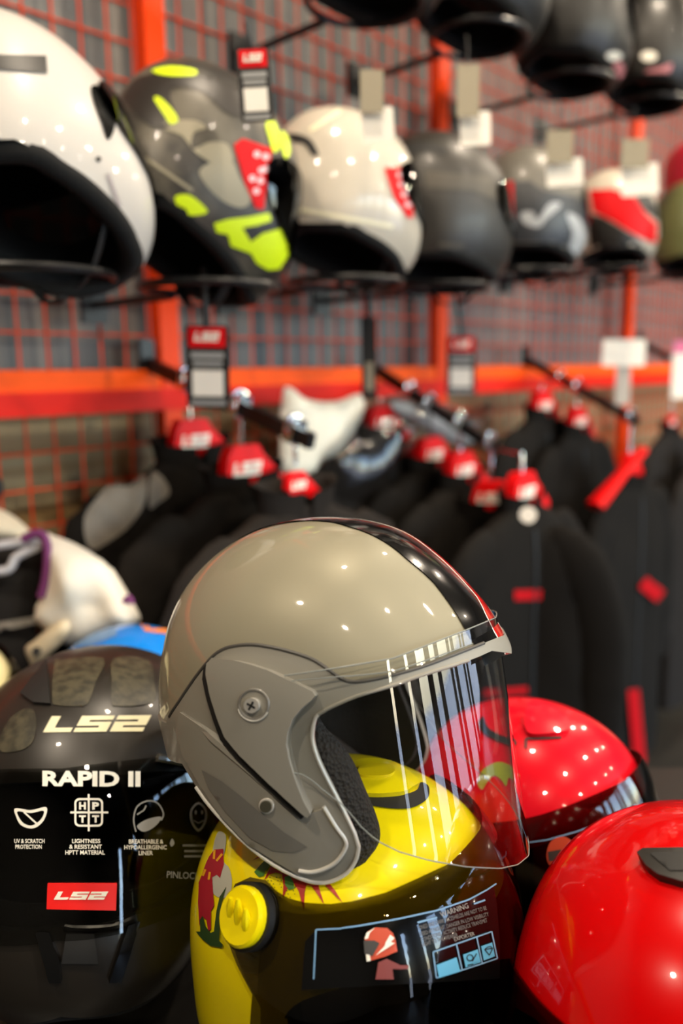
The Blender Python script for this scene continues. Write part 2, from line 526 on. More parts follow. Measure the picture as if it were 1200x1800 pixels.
# ================================================================== THE ROOM
def wq(s, o, z): return WALL + D_ * s + N_ * o + UP * z
M_wall = mat('grey_wall', (112, 114, 116), 0.7)
def wall_material():
    m = bpy.data.materials.new('ribbed_wall'); m.use_nodes = True; t = m.node_tree; b = t.nodes['Principled BSDF']
    b.inputs['Roughness'].default_value = 0.6
    tc = t.nodes.new('ShaderNodeTexCoord'); sp = t.nodes.new('ShaderNodeSeparateXYZ'); t.links.new(tc.outputs['Object'], sp.inputs[0])
    # u along the wall = x*D.x + y*D.y
    m1 = t.nodes.new('ShaderNodeVectorMath'); m1.operation = 'DOT_PRODUCT'; m1.inputs[1].default_value = D_
    t.links.new(tc.outputs['Object'], m1.inputs[0])
    n = t.nodes.new('ShaderNodeTexNoise'); n.noise_dimensions = '1D'; n.inputs['Scale'].default_value = 28; n.inputs['Detail'].default_value = 3
    t.links.new(m1.outputs['Value'], n.inputs['W'])
    up = t.nodes.new('ShaderNodeMix'); up.data_type = 'RGBA'; up.inputs['A'].default_value = rgb(68, 74, 78); up.inputs['B'].default_value = rgb(118, 116, 112)
    mr = t.nodes.new('ShaderNodeMapRange'); mr.inputs['From Min'].default_value = 0.35; mr.inputs['From Max'].default_value = 0.65
    t.links.new(n.outputs['Fac'], mr.inputs['Value']); t.links.new(mr.outputs['Result'], up.inputs['Factor'])
    n2 = t.nodes.new('ShaderNodeTexNoise'); n2.noise_dimensions = '1D'; n2.inputs['Scale'].default_value = 16; n2.inputs['Detail'].default_value = 2
    t.links.new(sp.outputs['Z'], n2.inputs['W'])
    lo = t.nodes.new('ShaderNodeMix'); lo.data_type = 'RGBA'; lo.inputs['A'].default_value = rgb(150, 138, 104); lo.inputs['B'].default_value = rgb(120, 96, 58)
    mr2 = t.nodes.new('ShaderNodeMapRange'); mr2.inputs['From Min'].default_value = 0.4; mr2.inputs['From Max'].default_value = 0.6
    t.links.new(n2.outputs['Fac'], mr2.inputs['Value']); t.links.new(mr2.outputs['Result'], lo.inputs['Factor'])
    gt = t.nodes.new('ShaderNodeMath'); gt.operation = 'GREATER_THAN'; gt.inputs[1].default_value = 1.41; t.links.new(sp.outputs['Z'], gt.inputs[0])
    mx = t.nodes.new('ShaderNodeMix'); mx.data_type = 'RGBA'; t.links.new(gt.outputs[0], mx.inputs['Factor'])
    t.links.new(lo.outputs['Result'], mx.inputs['A']); t.links.new(up.outputs['Result'], mx.inputs['B'])
    t.links.new(mx.outputs['Result'], b.inputs['Base Color'])
    return m
S0, S1, O1, ZC = -3.5, 6.5, 5.2, 3.0
def slab(name, s0, s1, o0, o1, z0, z1, m):
    b = MB().box(wq((s0 + s1) / 2, (o0 + o1) / 2, (z0 + z1) / 2), D_, N_, UP, s1 - s0, o1 - o0, z1 - z0)
    return props(b.build(name, m, smooth=False), kind='structure')
slab('wall_back', S0 - .1, S1 + .1, -0.16, -0.06, 0, ZC, wall_material())
slab('wall_left', S0 - .1, S0, -0.06, O1, 0, ZC, mat('plaster', (70, 66, 60), 0.8))
slab('wall_right', S1, S1 + .1, -0.06, O1, 0, ZC, MATS['plaster'])
slab('floor', S0 - .1, S1 + .1, -0.16, O1 + .1, -0.1, 0, mat('dark_floor', (30, 27, 24), 0.55, vary=((22, 20, 18), 3)))
slab('ceiling', S0 - .1, S1 + .1, -0.16, O1 + .1, ZC, ZC + .1, mat('ceiling_paint', (60, 56, 50), 0.8))
# unseen shopfront wall opposite, window openings spaced for the streaks in the visors
slab('wall_front', S0, -2.3, O1, O1 + .1, 0, ZC, MATS['plaster'])
WINS = [(-2.0, -1.75), (-1.1, -0.85), (-0.5, 0.1), (0.3, 0.75), (0.9, 1.75), (1.85, 2.15), (2.3, 3.2), (3.3, 3.65), (3.8, 5.6)]
M_frame = mat('window_frame', (30, 30, 32), 0.4)
edges = [-2.3]
for a, b in WINS: edges += [a, b]
edges.append(S1)
k = 1
for i in range(0, len(edges), 2):
    slab('trim_%d' % k, edges[i], edges[i + 1], O1, O1 + .1, 0, ZC, MATS['plaster']); k += 1
for i, (a, b) in enumerate(WINS):
    fr = MB(); t = 0.05
    for (s0, s1, z0, z1) in ((a, b, 0, .12), (a, b, ZC - .35, ZC), (a, a + t, .12, ZC - .35), (b - t, b, .12, ZC - .35)):
        fr.box(wq((s0 + s1) / 2, O1 + .05, (z0 + z1) / 2), D_, N_, UP, s1 - s0, .08, z1 - z0)
    props(fr.build('window_%d' % (i + 1), M_frame, smooth=False), kind='structure')
    pl = bpy.data.lights.new('daylight_portal', 'AREA'); pl.shape = 'RECTANGLE'; pl.size = b - a; pl.size_y = ZC - .47
    pl.cycles.is_portal = True
    po = bpy.data.objects.new('daylight_portal', pl); C.objects.link(po)
    po.matrix_world = Matrix.Translation(wq((a + b) / 2, O1 - 0.005, ZC / 2 - .1)) @ Matrix((( D_.x, 0, N_.x, 0), (D_.y, 0, N_.y, 0), (0, 1, 0, 0), (0, 0, 0, 1))).to_4x4()
slab('street_ground', S0 - 20, S1 + 20, O1 + .1, O1 + 25, -0.15, -0.05, mat('street_paving', (170, 165, 158), 0.8))

# ceiling spots
def ceiling_spot(s, o, label):
    P = wq(s, o, ZC)
    t = thing('ceiling_spot', label, 'lamp', P, 'ceiling spots of the shop')
    MB().tube([P, P - UP * .09], .045, 20).build('housing', M_black_metal, t)
    MB().tube([P - UP * .09, P - UP * .094], .035, 20).build('lens', mat('lamp_lens', (255, 240, 215), .4, emis=((255, 214, 160), 40)), t)
    ld = bpy.data.lights.new('spot_glow', 'AREA'); ld.shape = 'DISK'; ld.size = .07; ld.energy = LAMP_W; ld.color = LAMP_COL
    lo = bpy.data.objects.new('spot_glow', ld); C.objects.link(lo); lo.location = (0, 0, -.1); lo.parent = t
for s in (-1.9, -0.7, 0.5, 1.7, 2.9):
    for o in (0.8, 2.0, 3.6):
        ceiling_spot(s, o, 'round black ceiling spot lamp above the shop floor, out of the picture')

# table that carries the front helmets
ZT = 0.905
M_table = mat('dark_table_top', (22, 20, 18), 0.35)
tb = thing('display_table', 'dark display table under the front row of helmets', 'table', (0.05, 0.72, 0))
MB().box((0.05, 0.68, ZT - .02), Vector((1, 0, 0)), Vector((0, 1, 0)), UP, 1.3, .68, .04).build('table_top', M_table, tb, smooth=False)
for sx in (-.58, .68):
    for sy in (.40, .96):
        MB().box((sx, sy, (ZT - .04) / 2), Vector((1, 0, 0)), Vector((0, 1, 0)), UP, .05, .05, ZT - .04).build('leg', M_table, tb, smooth=False)

# ================================================================== DISPLAY WALL: posts, beam, mesh
def post(px, label):
    P = wp(px, 400, 0.012)
    t = MB().box(Vector((P.x, P.y, ZC / 2)), D_, N_, UP, .042, .03, ZC).build('steel_post', M_orange, smooth=False)
    return props(t, label, 'post', 'orange uprights of the display wall'), (P - WALL).dot(D_)
_, sA = post(281, 'orange steel post rising behind the black and fluorescent helmet')
_, sB = post(771, 'orange steel post rising beside the plain matte black helmet')
_, sC = post(1110, 'orange steel post rising behind the red and white helmet at the right')
# beam: angled profile, lit top and shaded lower half put into two oranges
zt = wp(150, 651, .03).z; zb = wp(150, 728, .03).z
bm_ = MB(); prof = [(0, zt), (.034, zt - .004), (.03, zt - (zt - zb) * .42), (.034, zt - (zt - zb) * .5), (.034, zb), (0, zb)]
v = []
for s in (S0 + .05, S1 - .05):
    for o, z in prof: v.append(wq(s, o + .001, z))
n = len(prof)
bm_.add(v, [tuple(range(n)), tuple(range(2 * n - 1, n - 1, -1))] + [(i, i + n, (i + 1) % n + n, (i + 1) % n) for i in range(n)])
M_beam_shade = mat('beam_shaded_orange', (222, 26, 0), 0.55, 0, 0, .2)
M_beam_lit = mat('beam_lit_orange', (250, 88, 0), 0.55, 0, 0, .2)
bt = thing('cross_beam', 'orange beam, lit above and shaded below in its colour, running level along the display wall', 'beam', wq(0, .02, zt))
def half_beam(name, z0, z1, dep, m):
    MB().box(wq((S0 + S1) / 2, dep / 2, (z0 + z1) / 2), D_, N_, UP, S1 - S0 - .1, dep, z1 - z0).build(name, m, bt, smooth=False)
half_beam('upper_flange', zt - (zt - zb) * .47, zt, .022, M_beam_lit)
half_beam('lower_flange', zb, zt - (zt - zb) * .47, .030, M_beam_shade)
# wire mesh panels between the posts, above and below the beam
M_wire = mat('orange_wire', (206, 66, 26), 0.5, 0, 0, .2)
def mesh_panel(s0, s1, z0, z1, label):
    b = MB(); r = .0023
    ns = max(2, round((s1 - s0) / .05)); nz = max(2, round((z1 - z0) / .062))
    for i in range(ns + 1):
        s = s0 + (s1 - s0) * i / ns
        b.tube([wq(s, -.006, z0), wq(s, -.006, z1)], r, 6)
    for i in range(nz + 1):
        z = z0 + (z1 - z0) * i / nz
        b.tube([wq(s0, -.012, z), wq(s1, -.012, z)], r, 6)
    props(b.build('wire_mesh_panel', M_wire), label, 'wire mesh panel', 'orange mesh panels of the display wall')
g = .025
mesh_panel(-1.6, sA - g, zt, 2.4, 'orange mesh panel behind the white helmet, above the beam')
mesh_panel(sA + g, sB - g, zt, 2.6, 'orange mesh panel above the beam behind the white and fluorescent helmets, between posts')
mesh_panel(sB + g, sC - g, zt, 2.9, 'orange mesh panel above the beam behind the grey helmet, between the right posts')
mesh_panel(sC + g, sC + 1.6, zt, 2.9, 'orange mesh panel at the far right end above the beam')
mesh_panel(-1.6, sA - g, .5, zb, 'orange mesh panel below the beam, left of the black jackets')
mesh_panel(sA + g, sB - g, .5, zb, 'orange mesh panel below the beam behind the first rack of jackets')
mesh_panel(sB + g, sC - g, .5, zb, 'orange mesh panel below the beam behind the middle rack of jackets')
mesh_panel(sC + g, sC + 1.6, .5, zb, 'orange mesh panel below the beam at the far right end')

# ================================================================== HELMETS
FULL = [(.150, 0), (.157, -.04), (.163, -.08), (.152, -.122), (.105, -.155), (0, -.172), (-.08, -.162), (-.128, -.125), (-.148, -.055), (-.153, 0), (-.148, .05), (-.124, .095), (-.08, .124), (-.02, .137), (.05, .127), (.10, .1), (.134, .055)]
def frame(yaw_vec, pitch_deg=0, roll_deg=0):
    f = Vector((yaw_vec[0], yaw_vec[1], 0)).normalized()
    left = UP.cross(f)
    a = math.radians(pitch_deg)
    ex = f * math.cos(a) - UP * math.sin(a); ez = UP * math.cos(a) + f * math.sin(a)
    b = math.radians(roll_deg)
    ey = left * math.cos(b) + ez * math.sin(b); ez2 = ez * math.cos(b) - left * math.sin(b)
    return ex, ez2, ey

PART = {}
def full_face(name, label, O, fr, scale, M_shell, M_visor, group=None, W=.125, h=.075, strap=True, M_roll=None, tilt_cut=0.0):
    ex, ez, ey = fr; sc = scale
    S = Surf(O, ex, ez, ey, [(x * sc, z * sc) for x, z in FULL], W * sc, 2.35, (0, 0))
    t = thing(name, label, 'helmet', O - UP * .13 * sc, group)
    nape = S.theta(-.128 * sc, -.10 * sc); chinb = S.theta(.156 * sc, -.118 * sc); pb = S.theta(.158 * sc, -.052 * sc); brow = S.theta(.14 * sc, .046 * sc)
    if nape < 0: nape += 2 * PI
    bot = [S.disk(x * sc, z * sc) for x, z in ((-.09, -.113), (-.04, -.118), (.02, -.122), (.08, -.128), (.13, -.128))]
    port = [S.disk(x * sc, z * sc) for x, z in ((.12, -.05), (.085, -.046), (.062, -.03), (.057, -.005), (.064, .02), (.09, .036), (.12, .044))]
    keep = S.arc(brow, nape, 50) + bot + S.arc(chinb, pb, 12) + port
    o, bvh = shell('shell', S, [keep], .012 * sc, [M_shell, M_black_rub, M_liner], t, h)
    # visor over the eye port
    vt = S.theta(.136 * sc, .054 * sc); vb = S.theta(.159 * sc, -.06 * sc)
    vp = S.arc(vb, vt, 20) + [S.disk(x * sc, z * sc) for x, z in ((.11, .052), (.07, .045), (.035, .033), (.012, .016), (.006, 0), (.014, -.018), (.04, -.04), (.08, -.054), (.125, -.059))]
    vo, vbvh = shell('visor', S, [vp], .002, [M_visor, M_visor], t, .07, off=.0045)
    # neck roll just inside the bottom rim
    rim = [S.wd((x * sc, y * sc * .95, z * sc)) for x, y, z in ()]
    path = []
    for sd in (1, -1):
        pts = [S.pt(PI / 2 * math.cos(nape) * .999, PI / 2 * math.sin(nape) * .999, sd)] + [S.pt(u, v2, sd) for u, v2 in bot] + [S.pt(PI / 2 * math.cos(chinb), PI / 2 * math.sin(chinb), sd)]
        path += pts if sd == 1 else pts[::-1][1:-1]
    cen = sum(path, Vector((0, 0, 0))) / len(path)
    path = [Vector(p) for p in smooth_loop([tuple(p + (cen - p) * .13 + ez * .004) for p in path], 5)]
    MB().tube(path, .014 * sc, 10, True).build('neck_roll', M_roll or M_liner, t)
    # dark inner lining deeper in
    LN = Surf(O, ex, ez, ey, [(x * sc * .84, z * sc * .84) for x, z in FULL], W * sc * .82, 2.35)
    shell('lining', LN, [keep], .004, [M_liner, M_liner], t, .12)
    if strap:
        for sd in (1, -1):
            a = cen + ey * (sd * .075 * sc) + ex * .03 * sc + ez * .01
            q = cen + ey * (sd * .012 * sc) + ex * .03 * sc - UP * .055 * sc
            pth = [a + (q - a) * (k / 6) - UP * (.02 * sc * math.sin(PI * k / 6)) for k in range(7)]
            MB().tube(pth, .009 * sc, 8, flat=.25).build('chin_strap', M_black_rub, t)
    PART[t.name] = vo
    return t, S, bvh, vbvh, o

# ---- wall row -------------------------------------------------------
OFF = .33
def along(extra=0):          # facing along the wall, turned outward by extra degrees
    a = math.radians(extra)
    return D_ * math.cos(a) + N_ * math.sin(a)
GW = 'full face helmets in the wall row'
M_whitehelm = mat('white_helmet_paint', (188, 183, 177), .32, 0, .6)
M_creamhelm = mat('pearl_white_paint', (192, 183, 168), .32, 0, .6)
M_graphite = mat('graphite_helmet_paint', (92, 86, 74), .42, 0.1, .08, vary=((44, 41, 38), 14))
M_matteblk = mat('matte_black_helmet_paint', (40, 36, 31), .45, 0, .05)
M_greyhelm = mat('grey_helmet_paint', (104, 100, 92), .42, .1, .1)
M_stickred = mat('red_sticker', (210, 4, 14), .5, 0, 0, .15)

def bracket(t_helm_O, z, label):
    """wire ring on an arm standing off the wall, black"""
    c = Vector((t_helm_O.x, t_helm_O.y, z))
    s = (c - WALL).dot(D_); o = (c - WALL).dot(N_)
    t = thing('helmet_bracket', label, 'bracket', wq(s, 0.02, z), 'black wire helmet brackets on the wall')
    MB().tube([wq(s, .0, z - .004), wq(s, o - .095, z - .004)], .007, 8).build('arm', M_black_metal, t)
    MB().tube([c + D_ * (.1 * math.cos(2 * PI * k / 28)) + N_ * (.095 * math.sin(2 * PI * k / 28)) for k in range(28)], .006, 8, True).build('ring', M_black_metal, t)
    MB().box(wq(s, .006, z), D_, N_, UP, .05, .012, .07).build('back_plate', M_black_metal, t, smooth=False)
    return t

def lowest(S, th):
    return min(v.co.z + th.location.z for v in S.data.vertices)

# 1 white
O = wp(34, 262, OFF)
h1, S, b1, vb1, sh = full_face('full_face_helmet', 'glossy white full face helmet cut by the left edge, black lining showing below', O, frame(along(-12), 18, -28), .98, M_whitehelm, V_wall, GW)
decal('side_vent', M_black_gloss, h1, [[smooth_loop([(160, 152), (186, 158), (198, 190), (200, 225), (188, 246), (176, 215), (163, 180)])]], b1, .0015)
decal('small_vent', M_black_rub, h1, [[circle(172, 280, 5)]], b1, .001)
decal('front_sticker', M_card_black, h1, [[[(-20, 98), (80, 100), (82, 130), (-20, 122)]]], b1, .002)
decal('grey_lettering', mat('grey_mark', (150, 140, 140), .5), h1, [[stroke((188, 305), (210, 365), 7)]], b1, .0012)
decal('lower_panel', mat('pale_grey_panel', (200, 196, 190), .4), h1, [[[(-10, 215), (20, 270), (26, 282), (-10, 283)]]], b1, .001)
# 2 graphite with fluorescent
O = wp(361, 312, OFF)
h2, S, b2, vb2, sh2 = full_face('full_face_helmet', 'dark grey patterned helmet with fluorescent yellow marks and red sticker', O, frame(along(0), 29, 0), .98, M_graphite, V_wall, GW)
def both(bA, bB):
    return bA
FL = [[smooth_loop([(272, 176), (280, 172), (300, 190), (313, 212), (300, 219), (290, 205)])],
      [smooth_loop([(222, 275), (232, 265), (248, 270), (243, 290), (250, 310), (255, 330), (240, 335), (228, 310)])],
      [smooth_loop([(308, 345), (330, 342), (350, 355), (364, 372), (345, 378), (325, 376), (312, 362)])],
      [[(375, 392), (400, 385), (440, 380), (472, 374), (476, 388), (450, 396), (425, 400), (440, 425), (460, 410), (490, 402), (514, 430), (505, 448), (490, 472), (470, 474), (450, 462), (440, 445), (405, 432), (400, 412), (380, 408)]],
      [smooth_loop([(268, 125), (300, 118), (342, 124), (340, 134), (290, 134)])],
      [smooth_loop([(466, 218), (480, 214), (488, 235), (490, 258), (480, 268), (472, 245)])],
      [smooth_loop([(492, 232), (503, 240), (508, 268), (500, 278), (493, 258)])]]
for q in FL: decal('fluorescent_mark', M_fluo, h2, [q], b2, .0016, h=6)
decal('top_panel', mat('brown_black_print', (34, 28, 24), .45), h2, [[smooth_loop([(220, 165), (250, 135), (330, 130), (410, 150), (440, 200), (400, 200), (350, 160), (300, 160), (310, 215), (270, 225), (225, 185)])]], b2, .0012)
decal('pale_print', mat('pale_print', (142, 134, 112), .5), h2, [[smooth_loop([(290, 215), (340, 212), (362, 225), (340, 235), (338, 262), (370, 250), (400, 255), (408, 285), (380, 290), (345, 270), (320, 240), (290, 228)])], [stroke((255, 278), (338, 335), 6)], [smooth_loop([(350, 300), (400, 280), (420, 310), (440, 350), (420, 365), (380, 345)])]], b2, .0012)
# 3 pearl white
O = wp(606, 338, OFF)
h3, S, b3, vb3, sh3 = full_face('full_face_helmet', 'pearl white full face helmet with a red sticker at its right edge', O, frame(along(2), 12, -8), .9, M_creamhelm, V_wall, GW)
decal('rear_vent', M_black_rub, h3, [[smooth_loop([(508, 236), (530, 238), (548, 248), (560, 272), (548, 272), (535, 254), (512, 248)])]], b3, .0016)
for q in (((545, 230), (598, 195)), ((505, 365), (690, 398))): decal('stripe', mat('cream_line', (236, 228, 196), .4), h3, [[stroke(*q, 8)]], b3, .0012)
# 4 matte black
O = wp(772, 368, OFF)
h4, S, b4, vb4, sh4 = full_face('full_face_helmet', 'plain matte black full face helmet in the middle of the wall row', O, frame(along(0), 4, -6), .98, M_matteblk, V_wall, GW)
decal('rear_vent', M_black_rub, h4, [[smooth_loop([(705, 262), (735, 250), (775, 258), (782, 272), (745, 266), (712, 276)])]], b4, .002)
decal('crease_panel', mat('brown_grey_print', (70, 64, 54), .45), h4, [[[(745, 300), (860, 310), (885, 360), (830, 335), (750, 330)]], [stroke((770, 430), (815, 432), 9)]], b4, .0012)
# 5 grey
O = wp(932, 368, OFF)
h5, S, b5, vb5, sh5 = full_face('full_face_helmet', 'grey and black full face helmet with red edge behind a white tag', O, frame(along(-4), 4, -6), .92, M_greyhelm, V_wall, GW)
decal('dark_print', mat('slate_print', (52, 54, 58), .4), h5, [[[(890, 320), (930, 318), (955, 335), (1010, 345), (1030, 360), (1036, 420), (1000, 455), (930, 450), (895, 440)]]], b5, .0012)
decal('red_print', M_stickred, h5, [[[(876, 322), (902, 318), (903, 400), (890, 412), (880, 380)]]], b5, .0018)
decal('pale_mark', mat('silver_print', (170, 172, 174), .4), h5, [[smooth_loop([(915, 375), (935, 372), (945, 385), (965, 358), (985, 360), (960, 385), (945, 400), (920, 392)])], [smooth_loop([(995, 375), (1018, 385), (1028, 420), (1010, 450), (998, 440), (1005, 410)])]], b5, .0016)
# 6 red white black
O = wp(1078, 385, OFF)
h6, S, b6, vb6, sh6 = full_face('full_face_helmet', 'cream, red and black full face helmet near the right edge', O, frame(along(-8), 4, -6), .86, M_creamhelm, V_wall, GW)
decal('red_print', M_stickred, h6, [[[(1036, 334), (1075, 332), (1112, 345), (1130, 372), (1160, 400), (1165, 428), (1140, 425), (1110, 410), (1075, 388), (1042, 372)]]], b6, .0014)
decal('black_print', M_black_matte, h6, [[[(1030, 374), (1060, 382), (1115, 415), (1140, 445), (1130, 458), (1080, 462), (1040, 455)]], [[(1118, 336), (1140, 340), (1158, 372), (1155, 388), (1128, 368), (1116, 350)]]], b6, .0014)
# 7 green at the right edge
O = wp(1218, 400, OFF)
h7, S, b7, vb7, sh7 = full_face('full_face_helmet', 'olive green helmet cut by the right edge of the wall row', O, frame(along(-8), 4), 1.0, mat('olive_helmet_paint', (98, 102, 62), .4, 0, .3), V_wall, GW)
for hh, sh_, lb in ((h1, None, 'under the white helmet at the left edge'), (h2, sh2, 'under the dark helmet with fluorescent marks'), (h3, sh3, 'under the pearl white helmet'), (h4, sh4, 'under the matte black helmet'), (h5, sh5, 'under the grey helmet with red edge'), (h6, sh6, 'under the cream, red and black helmet'), (h7, sh7, 'under the olive helmet at the right edge')):
    so = sh_ or sh
    z = min(v.co.z for v in so.data.vertices) + hh.location.z
    bracket(Vector((hh.location.x, hh.location.y, 0)), z - .007 + (.03 if hh in (h1, h2) else 0), 'black wire bracket ring ' + lb)

# red stickers with white dots on the visors of 2 and 3
def sticker(parent, bv, poly, dots, r):
    o = decal('red_sticker', M_stickred, parent, [[poly]], bv, .0022)
    for (x, y) in dots: decal('sticker_icon', mat('pink_white_print', (240, 190, 195), .5), o, [[circle(x, y, r, n=14)]], bv, .0032, h=4)
sticker(h2, b2, [(410, 255), (425, 244), (476, 262), (466, 330), (462, 368), (448, 366), (428, 320)], [(449, 272), (464, 276), (457, 300), (466, 297), (441, 314), (455, 318), (448, 336)], 6)
sticker(h3, b3, [(674, 295), (712, 294), (722, 340), (724, 384), (714, 382), (690, 345)], [(700, 308), (703, 325), (708, 342), (714, 360)], 5)

# ---- upper row at the top right -----------------------------------
GU = 'dark helmets on the upper shelf row'
UPR = [(640, -170, 'black helmet on the upper bracket row, first from the left', M_black_matte), (842, -75, 'black helmet on the upper row above the matte black helmet', M_black_matte), (1005, 28, 'black helmet with grey marks on the upper row, above the grey helmet', M_black_matte), (1145, 84, 'black and pink helmet on the upper row at the top right corner', M_black_matte)]
for i, (x, y, lb, m) in enumerate(UPR):
    O = wp(x, y, OFF)
    hu, S, bu, vbu, shu = full_face('full_face_helmet', lb, O, frame(along(0), 4), 1.02, m, V_wall, GU, h=.1, strap=False)
    z = min(v.co.z for v in shu.data.vertices) + hu.location.z
    bracket(Vector((hu.location.x, hu.location.y, 0)), z - .007, 'black wire bracket ring ' + ('at the top, left of the others' if i == 0 else 'above the matte black helmet' if i == 1 else 'above the grey helmet' if i == 2 else 'above the cream, red and black helmet'))
    if i == 2:
        decal('pink_mark', mat('dusty_pink_print', (190, 120, 125), .5), hu, [[circle(1085, 122, 11, 15)], [circle(1062, 135, 9, 12)]], bu, .002)
        decal('white_mark', M_whitepaint, hu, [[circle(1078, 98, 14, 8)]], bu, .002)
    if i == 3:
        decal('pink_mark', MATS['dusty_pink_print'], hu, [[smooth_loop([(1135, 125), (1160, 118), (1180, 112), (1170, 135), (1145, 142)])]], bu, .002)
        decal('white_mark', M_whitepaint, hu, [[circle(1140, 99, 14, 9)]], bu, .002)
# pink red shape at right edge, a further helmet on the lower row
O = wp(1222, 305, .2)
full_face('full_face_helmet', 'crimson helmet standing behind the olive one at the right edge', O, frame(along(0), 0), .8, mat('crimson_paint', (190, 24, 50), .35, 0, .4), V_wall, GW, strap=False)

# ================================================================== FRONT: silver open-face helmet
sc = .61 / F                                  # metres per pixel at its depth
def mkframe(x, y, depth, yaw):
    O = at(x, y, depth); a = math.radians(yaw)
    toward = -CF
    ex = CR * math.cos(a) + toward * math.sin(a)
    ey = toward * math.cos(a) - CR * math.sin(a)        # near side is +ey
    return O, ex, CU.copy(), ey
O, ex, ez, ey = mkframe(585, 1200, .61, 18)
SIL = [(287, 1154), (283, 1224), (296, 1282), (325, 1380), (375, 1500), (450, 1620), (560, 1700), (680, 1690), (790, 1590), (860, 1450), (893, 1300), (897, 1190), (888, 1128), (855, 1068), (820, 1026), (773, 980), (715, 939), (657, 919), (587, 911), (522, 915), (452, 932), (388, 967), (336, 1018), (304, 1078)]
SIL = [((x - 585) * sc, (1200 - y) * sc) for x, y in SIL][::-1]
S = Surf(O, ex, ez, ey, SIL, .118, 2.35)
full = [S.arc(-PI, PI, 160)[:-1]]
Vf, Nf, Ff = sheet(S, full, .07)
bfull = BVHTree.FromPolygons(Vf, Ff)
def pd(x, y):                                 # pixel on the near side -> disk coordinates of the skin
    p, n = cast(bfull, x, y)
    return S.disk_world(p)
def z1(L): return [(260 + .58333 * x, 880 + .58333 * y) for x, y in L]
def z6(L): return [(340 + .25 * x, 1120 + .25 * y) for x, y in L]
rim = z1([(110, 790), (180, 900), (280, 1010), (380, 1090), (470, 1135), (520, 1145), (560, 1138), (600, 1115), (625, 1080), (634, 1045), (630, 1015), (600, 950), (560, 870), (520, 790), (500, 730), (499, 690), (508, 650), (530, 634), (557, 619), (631, 588), (737, 557), (816, 529), (960, 484), (1029, 455)])
rim = smooth_loop(rim, 3, False)
th_b = S.theta((890 - 585) * sc, (1200 - 1133) * sc)
th_n = S.theta((302 - 585) * sc, (1200 - 1310) * sc)
if th_n < 0: th_n += 2 * PI
keep = S.arc(th_b, th_n, 90) + [pd(*p) for p in rim]
hs = thing('open_face_helmet', 'silver open face helmet with black and red stripe stacked on the yellow helmet', 'helmet', at(600, 1560, .61))
sh_o, bs = shell('shell', S, [keep], .004, [M_silver, M_silver_low, M_liner], hs, .045)
# liner: thick dark padding inside
LN = Surf(O, ex, ez, ey, [(x * .9, z * .9) for x, z in SIL], .104, 2.35)
shell('lining', LN, [keep], .006, [M_liner, M_liner], hs, .07)
# lower grey trim: everything under the crease line
crease = smooth_loop(z1([(62, 668), (76, 640), (104, 598), (150, 530), (200, 470), (240, 445), (290, 436), (340, 437), (420, 453), (495, 478), (545, 510), (582, 536), (620, 546), (680, 539), (760, 520), (840, 496), (960, 450), (1040, 418), (1066, 407)]), 4, False)
low = [p for p in crease if cast(bfull, *p)[0] is not None]
rim_in = [p for p in rim if cast(bfull, *p)[0] is not None]
c0 = S.disk_world(cast(bfull, *low[0])[0]); c1 = S.disk_world(cast(bfull, *low[-1])[0])
tA = math.atan2(c0[1], c0[0]); tA = tA + 2 * PI if tA < 0 else tA; tB = math.atan2(c1[1], c1[0])
trim_loop = [pd(*p) for p in low] + S.arc(tB, th_b, 6) + [pd(*p) for p in rim_in[::-1]] + S.arc(th_n, tA, 6)
shell('lower_trim', S, [trim_loop], .003, [M_silver_low, M_silver_low], hs, .04, off=.0018)
V2, N2, F2 = sheet(S, [trim_loop], .04, .0018, (1,))
bt2 = BVHTree.FromPolygons(V2, F2)
tube_px('crease_seam', mat('seam_shadow_rubber', (66, 64, 60), .5), hs, [p for p in low[3:-6]], bs, .0012, .0016)
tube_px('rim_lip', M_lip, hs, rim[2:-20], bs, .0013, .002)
tube_px('brow_lip', M_silver_low, hs, rim[-21:-3], bs, .0012, .0018)
# raised cheek panel
cheek = z6([(-60, 520), (60, 600), (240, 740), (400, 880), (560, 1020), (700, 1130), (820, 1220), (915, 1190), (1000, 1330), (1068, 1420), (1070, 1480), (1010, 1570), (930, 1625), (830, 1655), (740, 1640), (600, 1555), (400, 1430), (220, 1240), (80, 1030), (-40, 820), (-90, 660)])
decal('cheek_panel', M_silver_low, hs, [[cheek]], bs, .0042, .0042, h=9)
tube_px('cheek_ridge', M_silver_low, hs, smooth_loop(z6([(-20, 545), (60, 620), (240, 775), (400, 912), (560, 1052), (700, 1168), (800, 1240)]), 5, False), bs, .0042, .0014, taper=True)
cheek2 = z6([(60, 930), (200, 1010), (330, 1110), (470, 1230), (640, 1370), (800, 1470), (700, 1510), (560, 1500), (400, 1410), (230, 1230), (110, 1060)])
Vc, Nc, Fcc = sheet(S, [trim_loop], .04, .0042, (1,)); bc = BVHTree.FromPolygons(Vc, Fcc)
decal('cheek_recess', M_silver_dark, hs, [[cheek2]], bc, .0006, h=8)
tube_px('cheek_edge', M_lip, hs, smooth_loop(z6([(915, 1190), (1000, 1330), (1064, 1420), (1068, 1480), (1010, 1570), (930, 1622), (830, 1650), (740, 1640)]), 4, False), bc, .0013, .0004)
